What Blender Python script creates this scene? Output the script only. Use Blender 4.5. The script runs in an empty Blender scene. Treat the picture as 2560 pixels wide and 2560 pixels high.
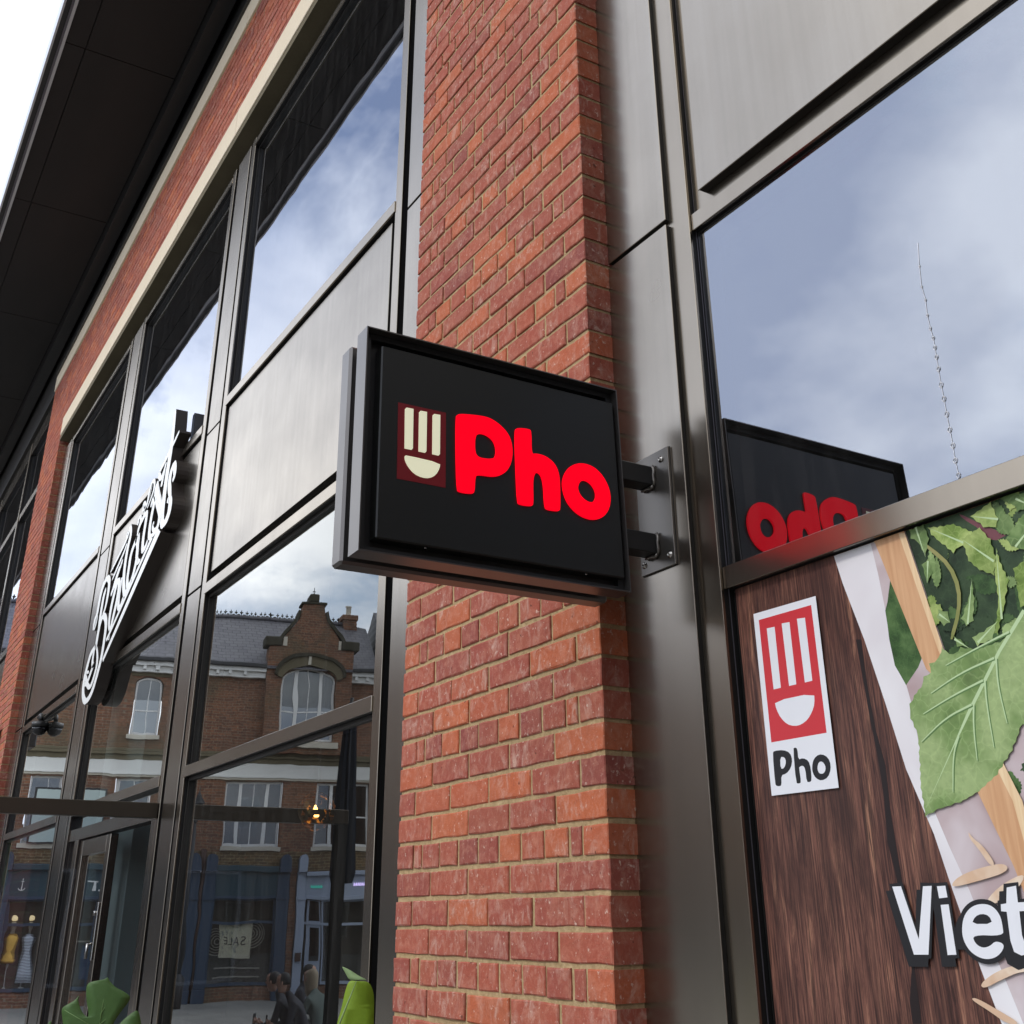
import bpy, bmesh, math, random
from mathutils import Vector, Matrix
from mathutils.geometry import tessellate_polygon
random.seed(7)
R = math.radians
scene = bpy.context.scene

# ------------------------------------------------------------------ camera
cam_d = bpy.data.cameras.new('camera')
cam = bpy.data.objects.new('camera', cam_d)
scene.collection.objects.link(cam)
scene.camera = cam
cam_d.sensor_fit = 'HORIZONTAL'
cam_d.sensor_width = 36.0
cam_d.lens = 36.0 * 2794.73 / 2560.0
cam_d.shift_x = 0.0
cam_d.shift_y = -0.12396
cam_d.clip_start = 0.05
cam_d.clip_end = 2000.0
cam.matrix_world = Matrix([[0.509464, 0.37133, 0.776248, 3.36155], [0.860469, -0.213256, -0.462725, -1.58537], [-0.006284, 0.903679, -0.428164, 0.17534], [0, 0, 0, 1]])

# ------------------------------------------------------------------ sky, sun, exposure
world = bpy.data.worlds.new("World")
scene.world = world
world.use_nodes = True
wn, wl = world.node_tree.nodes, world.node_tree.links
wn.clear()
SUN_EL, SUN_AZ = 42.0, 186.0        # azimuth: compass-like, clockwise from +Y
wo = wn.new('ShaderNodeOutputWorld'); wb = wn.new('ShaderNodeBackground')
sky = wn.new('ShaderNodeTexSky'); sky.sky_type = 'NISHITA'; sky.sun_disc = False
sky.sun_elevation = R(SUN_EL); sky.sun_rotation = R(SUN_AZ)
sky.air_density = 1.0; sky.dust_density = 1.0; sky.ozone_density = 2.0
tc = wn.new('ShaderNodeTexCoord')
sep = wn.new('ShaderNodeSeparateXYZ'); wl.new(tc.outputs['Generated'], sep.inputs[0])
zc = wn.new('ShaderNodeMath'); zc.operation = 'MAXIMUM'; wl.new(sep.outputs['Z'], zc.inputs[0]); zc.inputs[1].default_value = 0.0
zo = wn.new('ShaderNodeMath'); zo.operation = 'ADD'; wl.new(zc.outputs[0], zo.inputs[0]); zo.inputs[1].default_value = 0.35
dx = wn.new('ShaderNodeMath'); dx.operation = 'DIVIDE'; wl.new(sep.outputs['X'], dx.inputs[0]); wl.new(zo.outputs[0], dx.inputs[1])
dy = wn.new('ShaderNodeMath'); dy.operation = 'DIVIDE'; wl.new(sep.outputs['Y'], dy.inputs[0]); wl.new(zo.outputs[0], dy.inputs[1])
cmb = wn.new('ShaderNodeCombineXYZ'); wl.new(dx.outputs[0], cmb.inputs[0]); wl.new(dy.outputs[0], cmb.inputs[1])
cn = wn.new('ShaderNodeTexNoise'); cn.inputs['Scale'].default_value = 1.7; cn.inputs['Detail'].default_value = 7; cn.inputs['Roughness'].default_value = 0.6; cn.inputs['Distortion'].default_value = 0.3
wl.new(cmb.outputs[0], cn.inputs['Vector'])
cr = wn.new('ShaderNodeValToRGB'); wl.new(cn.outputs['Fac'], cr.inputs[0])
cr.color_ramp.elements[0].position = 0.34; cr.color_ramp.elements[0].color = (0, 0, 0, 1)
cr.color_ramp.elements[1].position = 0.46; cr.color_ramp.elements[1].color = (1, 1, 1, 1)
cn2 = wn.new('ShaderNodeTexNoise'); cn2.inputs['Scale'].default_value = 2.6; cn2.inputs['Detail'].default_value = 6
mp2 = wn.new('ShaderNodeMapping'); mp2.inputs['Location'].default_value = (7.3, 2.1, 0); wl.new(cmb.outputs[0], mp2.inputs[0]); wl.new(mp2.outputs[0], cn2.inputs['Vector'])
cr2 = wn.new('ShaderNodeValToRGB'); wl.new(cn2.outputs['Fac'], cr2.inputs[0])
cr2.color_ramp.elements[0].position = 0.40; cr2.color_ramp.elements[0].color = (7.6, 8.5, 10.6, 1)
cr2.color_ramp.elements[1].position = 0.62; cr2.color_ramp.elements[1].color = (15.0, 15.4, 16.2, 1)
sk = wn.new('ShaderNodeVectorMath'); sk.operation = 'MULTIPLY'; wl.new(sky.outputs[0], sk.inputs[0]); sk.inputs[1].default_value = (2.2, 1.9, 1.7)
mx = wn.new('ShaderNodeMix'); mx.data_type = 'RGBA'
wl.new(cr.outputs[0], mx.inputs[0]); cap = wn.new('ShaderNodeVectorMath'); cap.operation = 'MINIMUM'; wl.new(sk.outputs[0], cap.inputs[0]); cap.inputs[1].default_value = (8.0, 9.8, 13.0)   # clear-sky colour is capped, which limits the glare round the sun
wl.new(cap.outputs[0], mx.inputs[6]); wl.new(cr2.outputs[0], mx.inputs[7])
wl.new(mx.outputs[2], wb.inputs[0]); wb.inputs[1].default_value = 0.13
wl.new(wb.outputs[0], wo.inputs[0])

sun_d = bpy.data.lights.new('sun', 'SUN'); sun_d.energy = 1.15; sun_d.angle = R(10); sun_d.color = (1.0, 0.96, 0.9)
sun = bpy.data.objects.new('sun', sun_d); scene.collection.objects.link(sun)
_a, _e = R(SUN_AZ), R(SUN_EL)
sdir = Vector((math.sin(_a) * math.cos(_e), math.cos(_a) * math.cos(_e), math.sin(_e)))
sun.rotation_euler = sdir.to_track_quat('Z', 'Y').to_euler(); sun.location = (0, -20, 30)
vs = scene.view_settings
vs.view_transform = 'Standard'; vs.look = 'None'; vs.exposure = 0.1; vs.gamma = 1.0; vs.use_curve_mapping = False

# ------------------------------------------------------------------ traced outlines (metres, on their own planes)
SIGN={'P':[[(-0.5084,0.3496),(-0.5023,0.3575),(-0.4817,0.3615),(-0.4453,0.3661),(-0.4191,0.3658),(-0.3928,0.3548),(-0.3692,0.3345),(-0.3603,0.3061),(-0.3617,0.2759),(-0.3713,0.2494),(-0.3875,0.2316),(-0.411,0.2213),(-0.4368,0.2199),(-0.4521,0.2184),(-0.4597,0.2131),(-0.4616,0.1748),(-0.4676,0.1704),(-0.4975,0.1683),(-0.5064,0.1737)],[(-0.4588,0.3131),(-0.4458,0.3223),(-0.4276,0.3212),(-0.4105,0.3108),(-0.4035,0.2923),(-0.406,0.2721),(-0.4144,0.2645),(-0.4337,0.2607),(-0.4542,0.2615),(-0.4602,0.2759)]],'h':[[(-0.3528,0.3482),(-0.3471,0.3565),(-0.3143,0.3605),(-0.3074,0.3553),(-0.3095,0.2963),(-0.2973,0.3018),(-0.27,0.3002),(-0.2458,0.2862),(-0.2347,0.2631),(-0.2336,0.2308),(-0.2359,0.1738),(-0.2405,0.1681),(-0.2704,0.1664),(-0.2782,0.1714),(-0.2786,0.2275),(-0.2842,0.2487),(-0.2937,0.2554),(-0.302,0.2503),(-0.3081,0.2319),(-0.3086,0.1733),(-0.3141,0.1676),(-0.3448,0.1661),(-0.3509,0.1717),(-0.3526,0.2579)]],'o':[[(-0.2277,0.2369),(-0.2208,0.2633),(-0.2039,0.2868),(-0.1806,0.2995),(-0.1575,0.303),(-0.132,0.2982),(-0.11,0.2817),(-0.0944,0.2564),(-0.0895,0.2292),(-0.0957,0.2004),(-0.1118,0.1776),(-0.1325,0.1658),(-0.158,0.1625),(-0.1828,0.1682),(-0.2042,0.1817),(-0.2206,0.2034)],[(-0.1841,0.2399),(-0.1747,0.2558),(-0.1602,0.2605),(-0.1436,0.2534),(-0.1321,0.2368),(-0.1334,0.2189),(-0.1421,0.2073),(-0.1553,0.205),(-0.1717,0.2121),(-0.1822,0.2252)]],'logo':[(-0.6506,0.3546),(-0.5318,0.3554),(-0.532,0.1737),(-0.6492,0.1737)],'bars':[[(-0.6342,0.3412),(-0.6309,0.3454),(-0.6138,0.3459),(-0.6135,0.2505),(-0.6163,0.2466),(-0.6331,0.2465)],[(-0.5995,0.3412),(-0.5961,0.3454),(-0.5803,0.346),(-0.5805,0.2501),(-0.5834,0.2462),(-0.5994,0.2463)],[(-0.5658,0.3409),(-0.5624,0.3451),(-0.5469,0.3461),(-0.5472,0.2501),(-0.5501,0.2462),(-0.5658,0.2464)]],'bowl':[(-0.6331,0.2277),(-0.6294,0.2313),(-0.5461,0.2289),(-0.5479,0.2153),(-0.5566,0.1986),(-0.571,0.1884),(-0.5903,0.1862),(-0.6095,0.1918),(-0.624,0.2052),(-0.6314,0.2178)]}
POST={'white':[(1.529,0.7719),(1.7192,0.7691),(1.7174,0.3931),(1.5298,0.3937)],'red':[(1.5441,0.7555),(1.7037,0.7537),(1.7035,0.4974),(1.5446,0.4977)],'bars':[[(1.5661,0.7326),(1.5904,0.7313),(1.5897,0.6028),(1.5677,0.6028)],[(1.6127,0.7339),(1.6361,0.7319),(1.6356,0.6024),(1.6143,0.6027)],[(1.6588,0.7342),(1.6821,0.7317),(1.6818,0.6024),(1.6604,0.6021)]],'bowl':[(1.5668,0.5787),(1.6829,0.5781),(1.6803,0.5566),(1.6717,0.5432),(1.6562,0.5288),(1.6364,0.5216),(1.6175,0.5211),(1.5967,0.5275),(1.5797,0.5429),(1.5697,0.5613)],'P':[[(1.5452,0.476),(1.5504,0.4802),(1.578,0.479),(1.5959,0.4715),(1.6006,0.4571),(1.5937,0.4415),(1.5787,0.4321),(1.5637,0.4307),(1.5619,0.412),(1.5561,0.41),(1.5464,0.4116),(1.5437,0.4154)],[(1.566,0.4663),(1.5785,0.465),(1.5824,0.4554),(1.575,0.4434),(1.564,0.4427)]],'h':[[(1.6062,0.4784),(1.6118,0.4799),(1.6183,0.477),(1.6174,0.4553),(1.631,0.4575),(1.6456,0.4506),(1.6494,0.436),(1.6481,0.4131),(1.6425,0.4101),(1.6339,0.4116),(1.6342,0.4357),(1.6287,0.4434),(1.6178,0.4416),(1.6171,0.4374),(1.6183,0.4123),(1.6126,0.41),(1.6039,0.4118)]],'o':[[(1.6528,0.4374),(1.66,0.4526),(1.6756,0.4598),(1.6928,0.4561),(1.7033,0.4445),(1.7031,0.4288),(1.693,0.4142),(1.6746,0.4097),(1.6604,0.4155),(1.6534,0.426)],[(1.6674,0.4359),(1.6731,0.4452),(1.6824,0.4456),(1.6895,0.4372),(1.689,0.4285),(1.6818,0.4222),(1.6719,0.4232),(1.6677,0.4288)]],'seam':[(1.8071,0.6623),(1.8212,0.6596),(1.8198,0.5877),(1.822,0.536),(1.826,0.4838),(1.837,0.4221),(1.8336,0.3475),(1.8346,0.2966),(1.8371,0.2223),(1.8395,0.1505),(1.8372,0.078),(1.836,0.0029),(1.8156,0.0016),(1.8161,0.0345),(1.8319,0.0921),(1.8299,0.1653),(1.8236,0.2411),(1.816,0.2913),(1.8219,0.3678),(1.821,0.4338),(1.8156,0.5022)],'plate':[(1.7716,0.8624),(1.7802,0.8363),(1.7931,0.7783),(1.8283,0.6582),(1.8581,0.5307),(1.8835,0.4109),(1.9234,0.298),(1.9442,0.2082),(1.9752,0.0907),(2.0015,0.0023),(2.1565,0.0128),(2.4127,1.0355),(1.8469,0.9616)],'platein':[(1.8794,0.8392),(1.8865,0.7748),(1.8921,0.6816),(1.9051,0.6081),(1.9189,0.5218),(1.9239,0.3596),(1.9514,0.2785),(1.9787,0.2076),(2.0044,0.1239),(2.0389,0.0157),(2.1591,0.0233),(2.3658,0.8481)],'stick':[(1.8858,0.8471),(1.8933,0.8355),(1.9669,0.5767),(2.036,0.5047),(2.0313,0.3599),(2.076,0.2417),(2.0971,0.1624),(2.127,0.1624),(2.1151,0.3385),(2.0924,0.399),(2.0512,0.5024),(2.0142,0.5918),(1.9687,0.8355),(1.9636,0.8558)],'stickhi':[(1.9534,0.8398),(1.9687,0.8355),(2.0142,0.5918),(2.0513,0.5025),(2.0924,0.399),(2.1151,0.3385),(2.127,0.1624),(2.1171,0.1624),(2.0969,0.3399),(2.0744,0.4009),(2.036,0.5047),(2.0002,0.6044)],'dark':[(1.9665,0.8474),(1.9687,0.8355),(2.0142,0.5918),(2.0663,0.5003),(2.2711,0.4704),(2.377,0.8929)],'leafL':[(1.9138,0.7569),(1.9408,0.6963),(1.9674,0.6105),(1.9467,0.5836),(1.9128,0.5569),(1.905,0.5735),(1.8937,0.5962),(1.8898,0.6462),(1.8907,0.6747),(1.8904,0.7019),(1.8988,0.7164)],'big':[(1.9975,0.5915),(2.01,0.611),(2.0163,0.6015),(2.0308,0.5921),(2.0491,0.602),(2.0867,0.5916),(2.138,0.598),(2.1834,0.6303),(2.2426,0.627),(2.2798,0.5704),(2.2711,0.4704),(2.2327,0.4469),(2.1646,0.4471),(2.1426,0.4559),(2.1149,0.4174),(2.0776,0.3826),(2.035,0.3596),(1.9933,0.3449),(1.9523,0.3389),(1.9132,0.3277),(1.9127,0.3762),(1.9171,0.4075),(1.9246,0.4648),(1.9136,0.4959),(1.9168,0.5221),(1.9304,0.5355),(1.9532,0.5521),(1.958,0.5647),(1.9758,0.5685),(1.9751,0.5854)],'mid':[(2.1855,0.6395),(2.1229,0.5816),(2.0413,0.4932),(1.9921,0.4313),(1.91,0.3326),(1.9967,0.4339),(2.049,0.4921),(2.1277,0.5776),(2.1911,0.6351)],'veins':[[(2.1516,0.6081),(2.0874,0.5948),(2.0108,0.5758)],[(2.1128,0.5707),(2.0395,0.5577),(1.9684,0.5331)],[(2.0824,0.5377),(2.0158,0.5225),(1.9446,0.5002)],[(2.1165,0.57),(2.1098,0.5238),(2.1141,0.4615)],[(2.0861,0.5371),(2.0809,0.4969),(2.0801,0.4262)],[(2.0548,0.5007),(2.046,0.4611),(2.0422,0.4091)],[(2.051,0.5013),(1.9919,0.4872),(1.9307,0.4531)],[(2.0127,0.4528),(1.9945,0.4235),(1.9814,0.3629)]],'leaves':[[(1.9788,0.8402),(2.015,0.841),(2.0218,0.8098),(2.0063,0.7776),(1.9952,0.8097),(1.9796,0.8214)],[(2.0219,0.8317),(2.0803,0.8223),(2.1164,0.7978),(2.1234,0.7749),(2.0873,0.7776),(2.0687,0.7685),(2.0483,0.7917),(2.0274,0.8155)],[(2.0902,0.791),(2.1331,0.8001),(2.1511,0.7742),(2.1549,0.7391),(2.144,0.7081),(2.1164,0.7251),(2.0971,0.7471)],[(2.1184,0.8255),(2.1659,0.8396),(2.1739,0.8058),(2.1666,0.7906),(2.1406,0.798)],[(2.1804,0.7662),(2.2227,0.7983),(2.2655,0.7957),(2.2577,0.7482),(2.2177,0.7327),(2.1882,0.7505)],[(2.1585,0.7551),(2.1629,0.7235),(2.1715,0.6947),(2.1558,0.659),(2.1285,0.6062),(2.1219,0.6108),(2.1413,0.6622),(2.1454,0.7145)],[(2.0596,0.65),(2.0828,0.682),(2.0983,0.7158),(2.0962,0.679),(2.0858,0.6411),(2.0684,0.6347)],[(2.0154,0.6765),(2.0348,0.6688),(2.0366,0.648),(2.0212,0.6444),(2.0086,0.6641)],[(2.0757,0.6134),(2.1093,0.6231),(2.1342,0.631),(2.1162,0.6022),(2.0836,0.5955)],[(2.183,0.7118),(2.2155,0.7233),(2.2409,0.678),(2.2104,0.6404),(2.182,0.6434)],[(2.2074,0.8338),(2.2422,0.8368),(2.2458,0.805),(2.2121,0.8048)],[(2.0377,0.6242),(2.0519,0.6147),(2.0677,0.5952),(2.0414,0.6034)],[(1.9951,0.766),(2.0146,0.7754),(2.0172,0.7462),(2.0006,0.7289)]],'stem':[(1.9924,0.8178),(2.0265,0.7904),(2.0604,0.7495),(2.0716,0.7051),(2.0624,0.6629),(2.0363,0.6177),(2.0284,0.6193),(2.0546,0.6646),(2.063,0.7037),(2.0518,0.7482),(2.0209,0.7846)],'stem2':[(2.0926,0.8403),(2.1345,0.8067),(2.1688,0.7831),(2.1898,0.7738),(2.1497,0.7677),(2.1323,0.7968),(2.0983,0.8279)],'roots':[[(1.9486,0.2197),(1.9685,0.2308),(2.0087,0.2411),(2.0614,0.2478),(2.0653,0.2337),(2.0042,0.2213),(1.949,0.2125)],[(1.9989,0.2997),(2.0058,0.2876),(2.0237,0.2751),(2.0428,0.2456),(2.0313,0.2432),(2.015,0.2697),(1.9998,0.2864)],[(1.9722,0.069),(2.0108,0.0891),(2.0595,0.1011),(2.1152,0.1),(2.1127,0.0897),(2.0571,0.0905),(2.0149,0.076),(1.9777,0.0612)],[(1.9501,0.0471),(1.962,0.0477),(1.9981,0.0331),(2.0389,0.0157),(2.0112,0.014),(1.9832,0.0297),(1.9569,0.0415)],[(2.0084,0.1902),(2.0508,0.2173),(2.1,0.2326),(2.0723,0.2031),(2.0253,0.1844)]],'V':[[(1.8167,0.2167),(1.8369,0.2169),(1.8598,0.1326),(1.8859,0.2158),(1.905,0.216),(1.8759,0.109),(1.8442,0.1083)],[(1.9161,0.2152),(1.9341,0.2157),(1.9349,0.1974),(1.9169,0.1962)],[(1.9179,0.186),(1.9349,0.1867),(1.9347,0.1102),(1.9164,0.1093)],[(1.9533,0.1468),(1.9617,0.168),(1.9787,0.182),(2.0004,0.1874),(2.0217,0.1844),(2.0347,0.1706),(2.0357,0.1515),(2.0336,0.1392),(1.9733,0.1406),(1.976,0.1276),(1.9892,0.121),(2.0044,0.1239),(2.0171,0.1323),(2.0344,0.1271),(2.0214,0.1121),(2.0019,0.1049),(1.9822,0.1058),(1.9639,0.115),(1.9541,0.1301)],[(2.0563,0.2103),(2.0745,0.2126),(2.0723,0.1881),(2.0897,0.1887),(2.0883,0.1758),(2.0721,0.1753),(2.0689,0.1409),(2.0719,0.1277),(2.0841,0.1292),(2.0827,0.1161),(2.0613,0.1117),(2.0487,0.1167),(2.0455,0.1327),(2.0481,0.1746),(2.0377,0.1755),(2.0393,0.1857),(2.0502,0.1869)]],'Ve':[(1.9758,0.1567),(1.9849,0.1679),(1.9988,0.1721),(2.0128,0.1693),(2.0173,0.1569)]}
BOT=[('roundel',0.05,[(-5.321,1.9837),(-5.4022,1.9742),(-5.488,1.9513),(-5.5494,1.8572),(-5.5903,1.7705),(-5.5374,1.6642),(-5.4247,1.5991),(-5.3101,1.5979),(-5.1942,1.6432),(-5.1168,1.7407),(-5.0477,1.8498),(-5.0406,1.9813),(-5.0539,2.0917),(-5.1186,2.1543),(-5.2176,2.1946),(-5.2907,2.1572),(-5.3157,2.0846),(-5.321,1.9837)]),('roundel',0.04,[(-5.2859,1.9689),(-5.2137,1.9066),(-5.1703,1.8186),(-5.2182,1.7471),(-5.279,1.6934),(-5.3507,1.6889),(-5.4677,1.7452),(-5.5333,1.7995),(-5.5163,1.8295),(-5.443,1.8171)]),('roundel',0.04,[(-5.5513,1.7533),(-5.4936,1.7277),(-5.4231,1.7542),(-5.3764,1.795),(-5.32,1.8393),(-5.2587,1.8475),(-5.32,1.8393),(-5.3748,1.8815),(-5.3688,1.9625),(-5.321,1.9837)]),('letter',0.05,[(-5.525,2.149),(-5.546,2.216),(-5.4777,2.2473),(-5.4639,2.3014),(-5.458,2.3864),(-5.4071,2.4614),(-5.2942,2.4979),(-5.1942,2.4565),(-5.1654,2.3929),(-5.1666,2.3201),(-5.1874,2.2409),(-5.2482,2.2039)]),('letter',0.05,[(-5.3157,2.0846),(-5.3315,2.1993),(-5.331,2.2724),(-5.3247,2.3561),(-5.2715,2.4065)]),('letter',0.035,[(-5.4582,2.2374),(-5.5052,2.2018),(-5.5099,2.146),(-5.4688,2.1715),(-5.4548,2.214)]),('letter',0.05,[(-4.9183,2.0265),(-4.9767,2.0812),(-4.9855,2.1858),(-4.9497,2.2762),(-4.8948,2.3732),(-4.8282,2.3572),(-4.7988,2.2903),(-4.812,2.2016),(-4.8513,2.1192),(-4.8866,2.0307),(-4.9032,1.9494)]),('letter',0.04,[(-5.0631,2.3076),(-5.0134,2.3405),(-4.9408,2.3732),(-4.8665,2.3829)]),('letter',0.045,[(-4.7556,2.3669),(-4.7651,2.2717),(-4.76,2.19),(-4.7134,2.1319),(-4.6432,2.1428),(-4.6079,2.1928)]),('letter',0.05,[(-4.7161,2.7415),(-4.6572,2.6595),(-4.7097,2.5812),(-4.7199,2.431),(-4.6738,2.2995),(-4.5806,2.1951),(-4.4869,2.2375),(-4.4367,2.2721)]),('letter',0.03,[(-5.2093,2.5157),(-5.0114,2.5797),(-4.7984,2.6487),(-4.7365,2.7128),(-4.7161,2.7415)]),('letter',0.03,[(-5.1033,2.4329),(-4.9444,2.5123),(-4.8055,2.5758),(-4.7559,2.6184)]),('letter',0.03,[(-5.0047,2.3597),(-4.9042,2.4464),(-4.8212,2.518)]),('letter',0.03,[(-5.0508,2.3088),(-5.0015,2.396),(-4.9008,2.4827)]),('letter',0.03,[(-4.787,2.7145),(-4.8097,2.6894),(-4.7463,2.6656)]),('letter',0.045,[(-4.4638,2.5694),(-4.5349,2.5283),(-4.5786,2.4795),(-4.578,2.3954),(-4.5793,2.2947),(-4.5063,2.2304),(-4.4175,2.2791),(-4.3597,2.3814),(-4.3821,2.5052),(-4.4815,2.5803)]),('letter',0.045,[(-4.452,2.5902),(-4.4402,2.6535),(-4.3464,2.6932),(-4.2428,2.7108),(-4.2401,2.6203),(-4.2526,2.5173),(-4.2202,2.415),(-4.139,2.4282),(-4.1037,2.4648)]),('letter',0.03,[(-4.4896,2.6798),(-4.4837,2.7333),(-4.4224,2.7276),(-4.4087,2.681),(-4.4717,2.626)]),('letter',0.045,[(-4.409,2.5964),(-4.3936,2.5262),(-4.3863,2.4294),(-4.3294,2.3678),(-4.2487,2.3645)]),('letter',0.03,[(-4.3636,2.7468),(-4.4104,2.7915),(-4.3808,2.8225),(-4.3227,2.7772),(-4.3593,2.7516),(-4.2765,2.7753),(-4.266,2.8635),(-4.2289,2.9223),(-4.1437,2.9069),(-4.1224,2.8424),(-4.1738,2.7922),(-4.2577,2.7394)]),('letter',0.045,[(-4.1563,2.7148),(-4.1217,2.776),(-4.0677,2.7118),(-4.0949,2.6372),(-4.1021,2.5456),(-4.0728,2.4679),(-3.9446,2.4667),(-3.8564,2.4986),(-3.8473,2.5643),(-3.8911,2.6118),(-4.1031,2.7822)]),('letter',0.03,[(-3.9917,2.5604),(-4.0244,2.5409),(-3.9792,2.4935),(-3.8739,2.4923)]),('letter',0.07,[(-4.0664,2.8607),(-4.0567,2.7976),(-3.9841,2.7157),(-3.8734,2.618),(-3.7931,2.537)]),('letter',0.06,[(-3.8099,3.3062),(-3.7945,3.1814),(-3.7838,3.0358),(-3.7936,2.9372),(-3.8076,2.8092),(-3.7998,2.676),(-3.7921,2.545),(-3.7447,2.4653),(-3.6498,2.4731),(-3.5955,2.5271),(-3.61,2.5969),(-3.6699,2.6306),(-3.6818,2.5986)]),('letter',0.04,[(-3.6151,3.0823),(-3.7301,3.0382),(-3.8261,3.0075),(-3.9288,2.9672),(-4.0228,2.9446),(-4.032,2.9041),(-3.9595,2.8534),(-3.9034,2.8939),(-3.8728,2.9482)]),('letter',0.05,[(-4.0444,2.8702),(-4.0567,2.8363),(-3.9912,2.7619),(-3.885,2.6605),(-3.8193,2.5632)]),('letter',0.035,[(-3.929,2.7901),(-3.9177,2.8451),(-3.8821,2.9083)]),('letter',0.05,[(-3.6278,2.7325),(-3.5839,2.7722),(-3.6326,2.8611),(-3.679,2.8454),(-3.7145,2.8049),(-3.7096,2.7357),(-3.651,2.6553),(-3.6162,2.5988)]),('letter',0.03,[(-4.3314,2.7309),(-4.4048,2.7914),(-4.38,2.8226),(-4.3001,2.7488),(-4.2474,2.8421),(-4.2258,2.9179),(-4.1558,2.9172),(-4.1218,2.8299),(-4.1935,2.7763)])]
UL=[[(-3.8213,2.4688),(-3.7366,2.4197),(-4.9672,1.8065),(-5.0035,1.8366)],[(-3.9802,2.4538),(-3.9344,2.4298),(-4.9429,1.9465),(-4.9814,1.9698)]]
MONV=[[(-0.544,-0.698,-0.137),(-0.543,-0.693,0.003)],[(-0.544,-0.698,-0.113),(-0.524,-0.627,-0.049)],[(-0.544,-0.698,-0.086),(-0.535,-0.666,-0.022)],[(-0.544,-0.699,-0.125),(-0.572,-0.798,-0.071)],[(-0.544,-0.698,-0.052),(-0.556,-0.74,-0.012)],[(-0.519,-0.61,-0.157),(-0.515,-0.594,-0.082)]]
MON=[(-0.573,-0.801,-0.134),(-0.577,-0.814,-0.089),(-0.578,-0.819,-0.069),(-0.574,-0.806,-0.06),(-0.569,-0.785,-0.05),(-0.566,-0.775,-0.041),(-0.564,-0.77,-0.033),(-0.565,-0.772,-0.046),(-0.563,-0.765,-0.063),(-0.559,-0.752,-0.083),(-0.555,-0.738,-0.092),(-0.554,-0.734,-0.091),(-0.554,-0.735,-0.079),(-0.558,-0.746,-0.048),(-0.559,-0.752,-0.014),(-0.558,-0.749,-0.005),(-0.556,-0.741,0.001),(-0.549,-0.714,0.005),(-0.544,-0.698,0.008),(-0.542,-0.691,0.014),(-0.54,-0.685,0.004),(-0.538,-0.676,-0.004),(-0.534,-0.663,-0.015),(-0.527,-0.636,-0.026),(-0.523,-0.622,-0.036),(-0.521,-0.617,-0.043),(-0.523,-0.623,-0.057),(-0.528,-0.639,-0.078),(-0.532,-0.655,-0.102),(-0.535,-0.664,-0.126),(-0.528,-0.641,-0.112),(-0.524,-0.627,-0.096),(-0.516,-0.598,-0.075),(-0.514,-0.589,-0.079),(-0.512,-0.583,-0.092),(-0.509,-0.572,-0.128),(-0.513,-0.588,-0.176),(-0.528,-0.641,-0.203),(-0.546,-0.704,-0.201),(-0.563,-0.763,-0.176)]
MON2=[(-0.635,-0.835,-0.136),(-0.633,-0.828,-0.11),(-0.63,-0.82,-0.098),(-0.629,-0.815,-0.113),(-0.628,-0.813,-0.155),(-0.633,-0.829,-0.172)]
PL=[(0.813,-0.489,0.049),(0.818,-0.472,0.047),(0.825,-0.448,0.047),(0.828,-0.438,0.033),(0.829,-0.433,0.013),(0.829,-0.432,-0.036),(0.829,-0.432,-0.085),(0.821,-0.462,-0.147),(0.811,-0.498,-0.104),(0.806,-0.514,-0.061),(0.807,-0.511,-0.033),(0.809,-0.503,-0.007),(0.811,-0.496,0.03)]
PF=[(0.836,-0.518,0.076),(0.837,-0.515,0.076),(0.841,-0.5,0.07),(0.847,-0.48,0.058),(0.852,-0.46,0.05),(0.848,-0.475,0.05),(0.841,-0.501,0.05),(0.839,-0.509,0.063)]
LANT = [-28.858, -7.363, 2.967]
PARA = [-9.555, -3.592, 2.505]
PEO = [[-13.125, -4.526, 3.849], [-12.861, -4.666, 3.649], [-13.645, -5.137, 4.249], [-15.694, -5.431, 6.649]]
BEN = [-13.21, -4.776, 3.849]

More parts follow.
